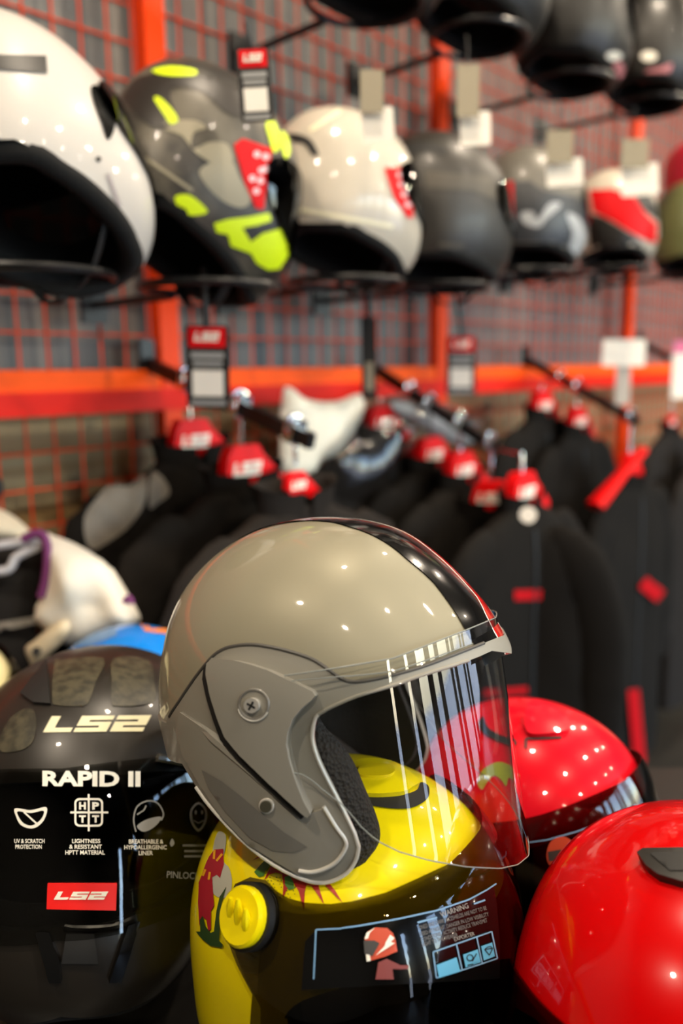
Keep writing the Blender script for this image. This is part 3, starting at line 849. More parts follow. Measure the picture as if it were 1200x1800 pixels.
# visor arm cover (raised plate)
plate = z6([(165, 190), (200, 152), (330, 165), (440, 190), (560, 228), (700, 292), (800, 340), (862, 368), (880, 400), (850, 432), (790, 482), (730, 555), (698, 640), (690, 720), (708, 830), (748, 960), (798, 1095), (848, 1190), (822, 1215), (780, 1180), (640, 1050), (500, 915), (380, 795), (280, 670), (228, 535), (188, 400), (158, 260)])
decal('cover_shadow_edge', M_black_rub, hs, [[[(x - 12, y + 8) for x, y in plate]]], bs, .0066, .0062, h=9)  # black shifted copy of the plate, painted-in shadow edge left and below
pl = decal('visor_arm_cover', M_silver_low, hs, [[plate]], bs, .0105, .0105, h=9)
Vp, Np, Fp = sheet(S, [[S.disk_world(cast(bfull, *p)[0]) for p in plate]], .04, .0105, (1,)); bp_ = BVHTree.FromPolygons(Vp, Fp)
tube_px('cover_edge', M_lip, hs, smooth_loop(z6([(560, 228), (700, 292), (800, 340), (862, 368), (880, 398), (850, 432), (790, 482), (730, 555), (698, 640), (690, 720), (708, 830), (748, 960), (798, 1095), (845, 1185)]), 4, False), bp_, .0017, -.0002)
tube_px('screw_recess', M_silver_dark, hs, circle(446, 1238, 26), bp_, .0009, .0002, True)
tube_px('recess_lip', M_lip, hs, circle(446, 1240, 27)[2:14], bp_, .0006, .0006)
scw = decal('screw', mat('bright_steel', (214, 212, 205), .3, .6), hs, [[circle(445, 1239, 13)]], bp_, .003, .003, h=4, label='chrome cross-head screw')
for a in (.5, .5 + PI / 2):
    decal('screw_slot', M_black_rub, scw, [[stroke((445 - 8 * math.cos(a), 1239 - 8 * math.sin(a)), (445 + 8 * math.cos(a), 1239 + 8 * math.sin(a)), 3.4)]], bp_, .0034, h=3)
decal('snap_button', mat('dull_steel', (130, 128, 110), .35, .8), hs, [[circle(469, 1416, 10)]], bc, .0022, .002, h=4)
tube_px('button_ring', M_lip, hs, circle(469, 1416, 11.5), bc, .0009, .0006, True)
# stripes over the crown: red centre, white lines, black bands
def edge_tab(px):
    out = []
    for x, y in px:
        p, n = cast(bfull, x, y)
        if p is None: continue
        d = p - O; lx, ly, lz = d.dot(ex), d.dot(ey), d.dot(ez)
        out.append((math.atan2(lz, lx), ly))
    return sorted(out)
T_near = edge_tab(z1([(560, 68), (600, 80), (700, 120), (780, 180), (860, 250), (905, 310), (950, 385)]))
T_red = edge_tab(z1([(1035, 392), (1010, 340), (985, 290), (930, 215), (870, 160), (790, 110), (740, 86)]))
def ext(tab, x):
    if x > tab[-1][0]:
        (x0, y0), (x1, y1) = tab[-3], tab[-1]
        return max(-.075, y1 + (y1 - y0) / (x1 - x0) * (x - x1) * .6)
    return interp(tab, x)
def crown_pt(th, y, off):
    y = max(-.117, min(.117, y)); sd = 1 if y >= 0 else -1
    ph = math.asin(min(1, (1 - (abs(y) / .118) ** 2) ** (1 / 2.35)))
    u, v = ph * math.cos(th), ph * math.sin(th)
    return S.pt(u, v, sd) + S.nor(u, v, sd) * off
def band(fa, fb, off, m, name):
    lo, hi = th_b + .02, th_n - .35
    n, k = 90, 8; V = []; Fc = []
    for i in range(n + 1):
        th = lo + (hi - lo) * i / n; a, b = fa(th), fb(th)
        for j in range(k + 1): V.append(crown_pt(th, a + (b - a) * j / k, off))
    for i in range(n):
        for j in range(k):
            q = i * (k + 1) + j; Fc.append((q, q + k + 1, q + k + 2, q + 1))
    return mesh_obj(name, V, Fc, m, hs)
rl = lambda t: ext(T_red, t)
nl = lambda t: max(ext(T_near, t), rl(t) + .012)
band(nl, rl, .0009, M_black_gloss, 'black_stripe')
band(rl, lambda t: rl(t) - .002, .001, M_whitepaint, 'white_line')
band(lambda t: rl(t) - .002, lambda t: rl(t) - .030, .0009, M_red, 'red_stripe')
band(lambda t: rl(t) - .030, lambda t: rl(t) - .033, .001, M_whitepaint, 'white_line')
band(lambda t: rl(t) - .033, lambda t: rl(t) - .075, .0009, M_black_gloss, 'black_stripe')
# cheek pad: padded block hugging the inside of the near side
padpoly = z1([(498, 640), (540, 690), (585, 735), (622, 792), (652, 862), (682, 932), (699, 990), (694, 1035), (660, 1082), (600, 1127), (530, 1150), (480, 1100), (500, 980), (480, 860), (470, 740)])
def padP(x, y):
    p, n = cast(bfull, x, y)
    return p + ray(x, y).normalized() * .022
V, f = puff_mesh([smooth_loop(padpoly, 3)], padP, -CF, .030, 7)
mesh_obj('cheek_pad', V, f, M_pad, hs, True, None, 80)
# clear visor: bowed sheet hinged under the arm cover
VTOP = [(440, 1196), (511, 1186), (586, 1175), (692, 1157), (820, 1107), (892, 1077), (960, 1062)]
VBOT = [(470, 1346), (540, 1364), (563, 1385), (605, 1417), (640, 1460), (668, 1481), (703, 1498), (756, 1513), (820, 1524), (878, 1527), (910, 1520), (928, 1505), (940, 1480), (948, 1450)]
def visor_base(a, z):
    """plan position at angle a (-90 near side, 0 front, 90 far side), z = height above the shell centre in metres"""
    q = max(0.0, math.cos(a)); sa = math.sin(a)
    xf = (300 - 46 * (z / sc) / 330) * sc
    x0 = -8 * sc
    return ex * (x0 + (xf - x0) * q) + ey * (-.126 * sa)
_edge = {}
def visor_edge_z(a, tab, key):
    a = -abs(a)
    k = (round(a, 5), key)
    if k not in _edge:
        z = 0.0
        for _ in range(6):
            P = O + visor_base(a, z); x, y0 = to_px(P + ez * z)
            d = (P - CAM).dot(CF)
            z += (y0 - interp(tab, x)) * d / F
        _edge[k] = z
    return _edge[k]
def visor_pt(a, t):
    z0 = visor_edge_z(a, VTOP, 't'); z1_ = visor_edge_z(a, VBOT, 'b')
    z = z0 + (z1_ - z0) * t
    return O + visor_base(a, z) + ez * z
na, nt_ = 72, 30
V = []; Fc = []
for i in range(na + 1):
    a = -PI / 2 * .93 + PI * .93 * i / na
    for j in range(nt_ + 1):
        # rounded lower corners of the sheet
        V.append(visor_pt(a, j / nt_))
for i in range(na):
    for j in range(nt_):
        k = i * (nt_ + 1) + j; Fc.append((k, k + nt_ + 1, k + nt_ + 2, k + 1))
mesh_obj('visor', V, Fc, V_clear, hs, label='clear wrap-around visor')
edge = [visor_pt(-PI / 2 * .93 + PI * .93 * i / na, 1) for i in range(na + 1)]
MB().tube(edge, .0004, 6).build('visor_lower_edge', mat('visor_edge', (128, 132, 128), .25, 0, .3), hs)
edge = [visor_pt(-PI / 2 * .93 + PI * .93 * i / na, 0) for i in range(na + 1)]
MB().tube(edge, .0005, 6).build('visor_upper_edge', MATS['visor_edge'], hs)
edge = [visor_pt(-PI / 2 * .93 + PI * .93 * i / na, .065) for i in range(na + 1)]
MB().tube(edge, .0004, 6).build('visor_rib', MATS['visor_edge'], hs)

# ================================================================== open-face kid helmets
KID = [(.118, 0), (.120, -.04), (.118, -.085), (.10, -.13), (.05, -.165), (-.02, -.175), (-.08, -.155), (-.113, -.11), (-.122, -.05), (-.124, 0), (-.118, .045), (-.098, .083), (-.06, .110), (-.01, .121), (.04, .115), (.08, .092), (.106, .052)]
def kid_helmet(name, label, O, yaw, sc, M_shell, M_vis, W=.113, pitch=0, group=None, M_knob=None, vz=.056, ve_px=None, knobs=(1, -1)):
    global VE_DISK, VT_TH
    ex, ez, ey = frame((math.sin(math.radians(yaw)), -math.cos(math.radians(yaw))), pitch)
    S = Surf(O, ex, ez, ey, [(x * sc, z * sc) for x, z in KID], W * sc, 2.35)
    t = thing(name, label, 'helmet', O - UP * .12 * sc, group)
    brow = S.theta(.10 * sc, (-.004 + vz) * sc); nape = S.theta(-.117 * sc, -.095 * sc)
    if nape < 0: nape += 2 * PI
    edge = [(-.09, -.108), (-.03, -.118), (.03, -.124), (.052, -.115), (.058, -.08), (.05, -.045 + vz), (.046, -.036 + vz), (.056, -.022 + vz), (.078, -.01 + vz)]
    keep = S.arc(brow, nape, 60) + [S.disk(x * sc, z * sc) for x, z in smooth_loop(edge, 3, False)]
    o, b = shell('shell', S, [keep], .005, [M_shell, M_black_rub, M_liner], t, .06)
    shell('lining', Surf(O, ex, ez, ey, [(x * sc * .87, z * sc * .87) for x, z in KID], W * sc * .87, 2.35), [keep], .004, [M_liner, M_liner], t, .12)
    vb = S.theta(.117 * sc, -.10 * sc); vk = vz + .011
    if ve_px:
        Vq, Nq, Fq = sheet(S, [S.arc(-PI, PI, 120)[:-1]], .08, .0075); bq = BVHTree.FromPolygons(Vq, Fq)
        dk = [S.disk_world(cast(bq, x, y)[0]) for x, y in ve_px]
        VT_TH = math.atan2(dk[0][1], dk[0][0]); VE_DISK = dk[1:]
    vl = S.arc(vb, VT_TH, 24) + VE_DISK + [S.disk(x * sc, z * sc) for x, z in ((.04, -.098), (.08, -.105))]
    vo, vbv = shell('visor', S, [vl], .0018, [M_vis, M_vis], t, .06, off=.0075)
    # pivot knobs
    for sd in knobs:
        du, dv = S.disk(.012 * sc, vk * sc); c = S.pt(du, dv, sd); e = S.nor(du, dv, sd)
        kn = MB().tube([c + e * .002, c + e * .012], .0200 * sc, 28).build('knob_base', M_black_rub, t)
        kk = MB().tube([c + e * .011, c + e * .016, c + e * .018], [.0178 * sc, .0178 * sc, .016 * sc], 28).build('knob', M_knob or M_shell, kn)
        gr = MB()
        for q in (-.007, .0, .007):
            gr.tube([c + e * .018 + ex * q * sc * 1.1 + ez * zz * sc * (1 if abs(q) < .001 else .75) for zz in (-.012, -.004, .004, .012)], [.0012, .003, .003, .0012], 8)
        gr.build('knob_grip', M_knob or M_shell, kn)
    PART[t.name] = vo
    return t, S, b, vbv, o

GK = 'small visor helmets on the table'
# ---- yellow
O = at(622, 1628, .596)
hy, Sy, by, vby, so = kid_helmet('visor_helmet', 'bright yellow kid helmet with smoked visor under the silver helmet', O, 44, 1.0, M_yellow, V_dark, W=.114, group=GK,
    ve_px=[(800, 1546), (770, 1556), (700, 1578), (640, 1595), (590, 1605), (560, 1607), (520, 1603), (492, 1594), (474, 1582), (457, 1564), (432, 1558), (408, 1568), (394, 1598), (392, 1630), (400, 1664), (414, 1700), (440, 1750)], knobs=(-1,))
# crown vent
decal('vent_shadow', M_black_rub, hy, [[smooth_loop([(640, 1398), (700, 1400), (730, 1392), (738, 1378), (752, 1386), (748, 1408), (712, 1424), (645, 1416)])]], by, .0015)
decal('crown_vent', M_yellow, hy, [[smooth_loop([(610, 1360), (640, 1344), (690, 1350), (730, 1380), (722, 1392), (700, 1402), (645, 1404), (600, 1395)])]], by, .005, .005)
decal('vent_scoop', mat('yellow_ridge', (226, 204, 10), .3, 0, .6), hy, [[smooth_loop([(635, 1360), (680, 1358), (690, 1370), (672, 1378), (632, 1376)])]], by, .007, .003)
# painted graphics: spiky red burst and green leaves near the silver rim
M_dred = mat('dark_red_print', (165, 28, 20), .45); M_leaf = mat('green_print', (60, 112, 36), .45); M_dkgreen = mat('dark_green_print', (34, 66, 24), .45)
def z4(L): return [(330 + .225 * x, 1430 + .225 * y) for x, y in L]
decal('burst_print', M_dred, hy, [[z4([(510, 370), (560, 335), (610, 345), (660, 400), (620, 480), (600, 525), (640, 480), (690, 465), (740, 475), (750, 560), (745, 670), (780, 590), (830, 545), (870, 610), (910, 765), (915, 620), (930, 560), (970, 570), (1020, 640), (1070, 720), (1035, 610), (1020, 550), (1060, 545), (1120, 610), (1210, 700), (1150, 600), (1100, 540), (1000, 520), (860, 500), (740, 440), (640, 370), (560, 350)])]], by, .0008, h=5)
decal('leaf_print', M_leaf, hy, [[z4([(525, 460), (560, 420), (600, 375), (640, 370), (650, 410), (615, 450), (600, 490), (560, 500)])], [z4([(760, 500), (800, 485), (830, 540), (835, 590), (795, 600), (765, 560)])]], by, .001, h=5)
dots = []
for i in range(9):
    for j in range(7):
        x, y = 620 + 26 * i + 10 * (j % 2), 500 + 26 * j
        if (x + y) % 3 != 2 and y < 720 - .25 * abs(x - 720): dots.append([[(330 + .225 * a, 1430 + .225 * b) for a, b in circle(x, y, 4.5, n=6)]])
decal('dot_print', M_dkgreen, hy, dots, by, .0007, h=5)
# graphics at the left side: red plant, pale cloud, green jaw
decal('cloud_print', mat('pale_grey_print', (178, 180, 165), .45), hy, [[smooth_loop(z4([(240, 150), (300, 170), (300, 260), (285, 370), (330, 430), (350, 520), (340, 610), (290, 660), (220, 640), (190, 560), (200, 300)]))]], by, .0007, h=5)
decal('flower_print', mat('crimson_print', (160, 20, 40), .45), hy, [[z4([(215, 285), (285, 280), (290, 400), (275, 450), (260, 505), (235, 480), (200, 500), (205, 600), (215, 720), (190, 760), (190, 900), (170, 920), (155, 830), (120, 800), (100, 880), (90, 700), (95, 540), (120, 480), (140, 420), (155, 380), (175, 340)])]], by, .001, h=5)
decal('petal_print', mat('amber_print', (224, 160, 20), .45), hy, [[stroke(*z4([(215, 360), (220, 290)]), 4)], [stroke(*z4([(235, 375), (280, 320)]), 4)], [stroke(*z4([(185, 460), (175, 520)]), 4)], [stroke(*z4([(130, 490), (150, 440)]), 4)]], by, .0013, h=4)
decal('jaw_print', M_dkgreen, hy, [[z4([(75, 920), (130, 985), (190, 1030), (275, 1045), (285, 1020), (255, 990), (265, 850), (275, 700), (310, 575), (260, 650), (235, 760), (215, 920), (190, 930), (150, 880), (130, 800), (105, 830), (110, 920)])]], by, .0012, h=5)
# visor sticker: blue frame, warning text, icon boxes, little rider
def z5(L): return [(630 + .225 * x, 1540 + .225 * y) for x, y in L]
decal('sticker_film', M_black_gloss, PART[hy.name], [[[(530, 1740), (536, 1655), (556, 1634), (600, 1632)] + z5([(-130, 405), (0, 388), (300, 335), (600, 270), (850, 185), (990, 110), (1050, 70), (1075, 200), (1100, 500), (1100, 800)])]], vby, .0003, h=7, label='black printed film on the visor')
fr = polyline([(552, 1720), (556, 1634), (600, 1632)] + z5([(-130, 405), (0, 388), (300, 335), (600, 270), (850, 185), (990, 110), (1065, 60)]), 2.6)
decal('sticker_frame', M_blueline, PART[hy.name], fr, vby, .0012, h=6)
text('warning_lettering', 'WARNING', M_greytext, PART[hy.name], vby, z5([(640, 322)])[0], z5([(855, 248)])[0], 9, .0)
decal('warning_rule', M_blueline, PART[hy.name], [[stroke(*z5([(455, 362), (605, 322)]), 3)], [stroke(*z5([(890, 218), (978, 188)]), 3)]], vby, .0012)
PAR = ['TINED AND DARK FACESHIELDS ARE NOT TO BE', 'USED AT NIGHT. DANGER IN LOW VISIBILITY', 'CONDITIONS. ACTIVITY REDUCE TRANSMIT', 'LIGHT TO THE WEARER']
ends = [((470, 420), (995, 262)), ((480, 468), (1012, 310)), ((488, 512), (1000, 358)), ((497, 550), (770, 470))]
M_dimtext = mat('dim_grey_print', (112, 112, 112), .5)
for sx, (a, b) in zip(PAR, ends): text('warning_paragraph', sx, M_dimtext, PART[hy.name], vby, z5([a])[0], z5([b])[0], 7, .0)
text('exporter_lettering', 'EXPORTER', M_greytext, PART[hy.name], vby, z5([(745, 508)])[0], z5([(902, 462)])[0], 7, .0)
bx = polyline(z5([(575, 590), (1028, 432), (1072, 640), (830, 720), (600, 790), (575, 590)]), 2.4) + polyline(z5([(755, 530), (800, 730)]), 2.2) + polyline(z5([(912, 475), (955, 680)]), 2.2)
decal('icon_box_frame', M_blueline, PART[hy.name], bx, vby, .0012, h=6)
decal('icon_box', M_bluebox, PART[hy.name], [[z5([(805, 610), (918, 568), (942, 668), (825, 710)])], [z5([(945, 545), (1030, 515), (1052, 622), (965, 655)])], [z5([(600, 690), (755, 630), (785, 740), (620, 790)])]], vby, .0013, h=6)
decal('icon_mark', M_card_black, PART[hy.name], polyline(z5([(968, 568), (990, 550), (1015, 545), (1030, 560), (1005, 612), (968, 568), (1030, 560)]), 1.4) + [ring(630 + .225 * 855, 1540 + .225 * 632, 6, 1.6)] + polyline(z5([(835, 690), (880, 682)]), 2) + polyline(z5([(872, 660), (905, 600)]), 2), vby, .0018, h=4)
M_orr = mat('orange_red_print', (190, 72, 44), .45)
rd = decal('rider_print', M_orr, PART[hy.name], [[z5([(45, 480), (70, 430), (130, 400), (220, 405), (265, 445), (285, 500), (298, 585), (200, 625), (95, 655), (60, 620)])]], vby, .0013, h=6)
decal('rider_visor_print', mat('dark_grey_print', (66, 64, 62), .4), PART[hy.name], [[z5([(38, 500), (120, 500), (160, 520), (105, 620), (45, 600)])]], vby, .0018, h=6)
decal('rider_bolt_print', M_whitepaint, PART[hy.name], [[z5([(215, 500), (240, 455), (275, 480), (245, 510), (275, 520), (130, 615), (200, 540), (205, 515)])], [z5([(45, 490), (60, 440), (125, 402), (85, 440), (70, 485)])], [z5([(55, 605), (85, 610), (92, 655), (62, 660)])]], vby, .0019, h=6)
decal('rider_body_print', mat('dusty_red_print', (128, 62, 60), .45), PART[hy.name], [[z5([(150, 670), (215, 640), (320, 690), (385, 690), (380, 720), (330, 722), (260, 720), (270, 800), (130, 800)])]], vby, .0015, h=6)

# ---- strawberry red
O = at(935, 1440, .765)
hr, Sr, br, vbr, so = kid_helmet('visor_helmet', 'pinkish red kid helmet with strawberry print seen behind the clear visor', O, 42, .93, M_redpink, V_dark, W=.113, group=GK, knobs=(),
    ve_px=[(1058, 1396), (1030, 1408), (1000, 1419), (970, 1430), (940, 1439), (910, 1446), (880, 1450), (850, 1452), (820, 1450), (796, 1456), (784, 1480), (784, 1520), (796, 1570)])
decal('vent_groove', M_black_rub, hr, [[smooth_loop([(842, 1272), (850, 1290), (880, 1306), (905, 1312), (905, 1302), (880, 1294), (858, 1280), (850, 1262)])]], br, .0015)
decal('crown_vent', mat('strawberry_red_vent', (214, 12, 36), .3, 0, .6), hr, [[smooth_loop([(925, 1250), (945, 1238), (985, 1258), (1000, 1282), (985, 1292), (935, 1296), (922, 1280)])]], br, .005, .005)
decal('panel_gap', M_black_rub, hr, polyline([(924, 1316), (924, 1300), (986, 1298)], 4), br, .0012)
decal('leaf_print', mat('lime_print', (150, 160, 40), .45), hr, [[smooth_loop([(840, 1378), (846, 1358), (860, 1346), (878, 1340), (896, 1346), (912, 1362), (908, 1374), (894, 1368), (890, 1382), (880, 1370), (868, 1364), (856, 1376), (848, 1388)])]], br, .0009)
decal('strawberry_print', mat('scarlet_print', (206, 24, 16), .45), hr, [[smooth_loop([(836, 1444), (848, 1404), (870, 1366), (898, 1396), (924, 1434), (880, 1446)])]], br, .0006)
decal('sticker_frame', M_blueline, PART[hr.name], polyline([(930, 1480), (960, 1476), (1010, 1462), (1060, 1444), (1115, 1415)], 2.2), vbr, .0012)
decal('warning_rule', M_dimtext, PART[hr.name], [[stroke((1035, 1458), (1062, 1448), 3)], [stroke((1066, 1446), (1100, 1430), 4)], [stroke((1040, 1466), (1105, 1440), 4)]], vbr, .0012)
decal('rider_print', M_orr, PART[hr.name], [[smooth_loop([(960, 1500), (968, 1478), (990, 1470), (1008, 1484), (1002, 1506), (975, 1520), (964, 1518)])]], vbr, .0013)
decal('rider_visor_print', MATS['dark_grey_print'], PART[hr.name], [[[(962, 1496), (985, 1492), (980, 1512), (964, 1512)]]], vbr, .0018)

# ---- blue and orange helmet top behind the black one
O = at(236, 1264, .97)
hb, Sb, bb, vbb, so = kid_helmet('visor_helmet', 'bright blue helmet with orange patch peeking out behind the black helmet', O, 30, .93, mat('blue_gloss', (20, 122, 214), .3, 0, .7), V_dark, group=GK)
decal('orange_print', mat('orange_print', (230, 130, 20), .4), hb, [[[(246, 1099), (262, 1097), (300, 1104), (340, 1122), (300, 1116), (255, 1110)]]], bb, .001)
decal('pale_stripe', mat('steel_blue_print', (90, 130, 175), .4), hb, [[[(130, 1135), (170, 1112), (205, 1103), (205, 1118), (160, 1135)]]], bb, .001)
# ---- cream helmet sliver at the left edge
O = at(-128, 1268, .97)
kid_helmet('visor_helmet', 'cream helmet of which only a sliver shows at the left edge', O, 160, .93, mat('cream_gloss', (232, 222, 170), .3, 0, .7), V_dark, group=GK, knobs=())

# ================================================================== black full-face helmet, front left
O = at(172, 1398, .742)
frb = frame((.12, -1), -15)
M_rapid = mat('black_satin_paint', (30, 26, 21), .38, 0, .12)
hk, Sk, bk, vbk, so = full_face('full_face_helmet', 'matte black full face helmet with printed film on its visor, front left', O, frb, 1.0, M_rapid, V_black, None, W=.128, h=.05, strap=False)
f_ = lambda x0, y0, x1, y1, hgt: (lambda a, b: (x0 + (x1 - x0) * a, y0 + (y1 - y0) * a - hgt * b))
decal('forehead_logo', M_creamprint, hk, ls_polys(f_(76, 1288, 266, 1286, 28)), bk, .0008, h=6)
# forehead vents with printed pattern
M_pat = mat('olive_pattern_print', (44, 42, 32), .45, vary=((72, 68, 52), 120))
decal('forehead_panel', M_pat, hk, [[smooth_loop([(96, 1165), (110, 1160), (182, 1158), (168, 1200), (154, 1238), (130, 1242), (100, 1240), (92, 1230)], 3)], [smooth_loop([(200, 1158), (260, 1162), (270, 1200), (272, 1232), (250, 1240), (205, 1242), (196, 1235), (196, 1200)], 3)]], bk, .0008)
decal('side_pattern', M_pat, hk, [[smooth_loop([(0, 1300), (20, 1262), (50, 1246), (64, 1260), (60, 1300), (40, 1318), (5, 1322)])]], bk, .0008)
decal('brow_vent', M_black_rub, hk, [[[(82, 1163), (90, 1240), (60, 1238), (38, 1222)]]], bk, .003, .003)
tube_px('visor_upper_edge', mat('clear_rim', (74, 70, 62), .15, 0, 1), hk, smooth_loop([(-30, 1348), (40, 1334), (120, 1326), (220, 1326), (300, 1336), (360, 1350)], 5, False), vbk, .0034, .001)
text('model_lettering', 'RAPID II', M_whitepaint, PART[hk.name], vbk, (75, 1382), (246, 1383), 27, .04)
# icons
decal('visor_icon', M_whitepaint, PART[hk.name], [[smooth_loop([(28, 1421), (55, 1424), (82, 1419), (80, 1438), (68, 1452), (54, 1456), (38, 1450), (30, 1436)]), smooth_loop([(33, 1426), (55, 1429), (77, 1425), (75, 1437), (65, 1447), (54, 1451), (42, 1446), (34, 1435)])], [stroke((43, 1427), (66, 1448), 3)]], vbk, .0012, h=4)
decal('material_icon', M_whitepaint, PART[hk.name], [[rrect(156, 1428, 50, 50, 9), rrect(156, 1428, 43, 43, 6)], [stroke((156, 1396), (156, 1461), 3.5)], [stroke((124, 1428), (190, 1428), 3.5)]], vbk, .0012, h=4)
for ch, x, y in (('H', 145, 1423), ('P', 168, 1423), ('T', 145, 1446), ('T', 168, 1446)):
    text('icon_letter', ch, M_whitepaint, PART[hk.name], vbk, (x - 6, y), (x + 6, y), 13, .05)
decal('helmet_icon', M_greytext, PART[hk.name], polyline(smooth_loop([(238, 1462), (234, 1440), (240, 1418), (258, 1408), (276, 1412), (286, 1430), (282, 1442)], 3, False), 2.5) + [[smooth_loop([(240, 1452), (258, 1440), (282, 1436), (272, 1452), (252, 1462)])]] + polyline([(240, 1432), (252, 1424), (256, 1416)], 2.5), vbk, .0012, h=4)
decal('drop_icon', M_dimtext, PART[hk.name], [[smooth_loop([(347, 1410), (361, 1424), (360, 1446), (347, 1462), (334, 1446), (333, 1424)]), smooth_loop([(347, 1414), (358, 1426), (356, 1445), (347, 1457), (338, 1445), (336, 1426)])]] + [[circle(342, 1428, 2, 4)], [circle(353, 1428, 2, 4)]] + polyline([(338, 1442), (347, 1447), (356, 1442)], 2), vbk, .0012, h=4)
for s_, x0, x1, y in (('UV & SCRATCH', 26, 79, 1482), ('PROTECTION', 28, 74, 1492), ('LIGHTNESS', 127, 176, 1482), ('& RESISTANT', 122, 179, 1492), ('HPTT MATERIAL', 115, 184, 1502), ('BREATHABLE &', 226, 286, 1483), ('HYPOALLERGENIC', 218, 292, 1493), ('LINER', 243, 268, 1503)):
    text('caption', s_, M_whitepaint, PART[hk.name], vbk, (x0, y), (x1, y), 7.5, .02)
for y in (1486, 1496, 1505): decal('caption_line', M_dimtext, PART[hk.name], [[stroke((316 + (y % 3) * 3, y), (366 - (y % 4) * 3, y), 4)]], vbk, .0012)
decal('drop_mark', M_greytext, PART[hk.name], [[smooth_loop([(301, 1474), (305, 1482), (300, 1488), (297, 1482)])]], vbk, .0012, h=4)
text('pinlock_lettering', 'PINLOCK', M_greytext, PART[hk.name], vbk, (292, 1543), (350, 1546), 12, .0)
# red sticker with white mark on the lower visor rim
stk = decal('red_sticker', mat('bright_red_sticker', (232, 26, 22), .45), PART[hk.name], [[[(85, 1552), (205, 1552), (203, 1600), (83, 1597)]]], vbk, .002, .001)
decal('sticker_logo', M_whitepaint, PART[hk.name], ls_polys(f_(96, 1580, 190, 1580, 14)), vbk, .0026, h=6)
# chin bar vents
for q in ([(62, 1620), (85, 1625), (106, 1680), (110, 1720), (90, 1720)], [(222, 1625), (242, 1618), (210, 1720), (190, 1720)]): decal('chin_vent', M_black_gloss, hk, [[q]], bk, .006, .006)
decal('chin_intake', M_black_rub, hk, [[[(118, 1640), (165, 1640), (172, 1690), (110, 1690)]]], bk, .004, .004)
tube_px('chin_ridge', M_black_gloss, hk, smooth_loop([(60, 1612), (110, 1628), (150, 1632), (200, 1628), (240, 1612)], 5, False), bk, .003, .001)

# ================================================================== red full-face helmet, front right
O = at(1240, 1800, .514)
frr = frame((-.35, -.8), -4)
hz, Sz, bz, vbz, so = full_face('full_face_helmet', 'glossy plain red helmet with black vent, cut by the lower right corner', O, frr, .935, M_red, V_dark, None, W=.13, h=.05, strap=False)
decal('top_vent', M_black_matte, hz, [[[(1124, 1512), (1134, 1505), (1200, 1504), (1260, 1520), (1260, 1560), (1200, 1562), (1160, 1550), (1140, 1535)]]], bz, .006, .006, label='black angular vent')
decal('vent_inset', M_black_rub, hz, [[[(1146, 1515), (1200, 1512), (1240, 1525), (1240, 1545), (1180, 1545)]]], bz, .0066)
# ================================================================== RACKS, HANGERS, JACKETS
def rail(x0, y0, x1, y1, label):
    A = wp(x0, y0, .02); B = plane_hit(x1, y1, A, D_)
    t = thing('garment_rail', label, 'rail', wp(x0, y0, 0), 'black sloping arms that hold the hangers')
    d = (B - A).normalized()
    MB().box((A + B) / 2, d, D_, d.cross(D_), (B - A).length, .014, .024).build('arm', M_black_metal, t, smooth=False)
    MB().box(A - N_ * .008, D_, N_, UP, .03, .012, .09).build('back_plate', M_black_metal, t, smooth=False)
    return A, B
HUB = [(-.026, .034), (.026, .034), (.038, .016), (.088, -.03), (.082, -.05), (.05, -.044), (.015, -.028), (-.03, -.028), (-.042, -.012), (-.036, .018)]
def hanger(A, B, x, y, label, turn=0, sc=1.0, tilt=0.0):
    """red hanger hub whose centre is seen at a pixel, hung from the rail A-B above it"""
    H = plane_hit(x, y, A, D_)
    if (H - WALL).dot(N_) < .13: H = wp(x, y, .13)
    d = B - A
    k = (H - A).dot(N_) / max(1e-6, d.dot(N_)); k = min(max(k, .02), 1.0)
    top = A + d * k
    a = math.radians(turn)
    ax = D_ * math.cos(a) + N_ * math.sin(a); an = N_ * math.cos(a) - D_ * math.sin(a)
    ay = UP
    if tilt: 
        b = math.radians(tilt); ax, ay = ax * math.cos(b) + ay * math.sin(b), ay * math.cos(b) - ax * math.sin(b)
    t = thing('coat_hanger', label, 'hanger', H, 'red hangers with a white mark')
    MB().prism([(p[0] * sc, p[1] * sc) for p in HUB], H, ax, ay, an, .022 * sc).build('hub', M_hanger, t, smooth=False)
    z0 = top.z + .016
    hook = [H + UP * .03, Vector((H.x, H.y, (H.z + .03 + z0) / 2))]
    c = Vector((top.x, top.y, z0 - .006))
    hook += [Vector((H.x, H.y, z0 - .03))] + [c + N_ * 0 + D_ * (.018 * math.cos(q)) + UP * (.018 * math.sin(q)) for q in [PI * 1.2 - PI * 1.25 * i / 8 for i in range(9)]]
    MB().tube(hook, .0035, 8).build('hook', M_chrome, t)
    MB().box(top + UP * .004, d.normalized(), D_, d.normalized().cross(D_), .02, .03, .034).build('clip', M_chrome, t, smooth=False)
    m = MB()
    for P in ls_polys(lambda u, v: ((-.03 + .06 * u) * sc, (-.014 + .022 * v) * sc)):
        m.prism(P[0], H + an * (.0125 * sc), ax, ay, an, .002)
    m.build('white_mark', M_whitepaint, t, smooth=False)
    return H, ax, an

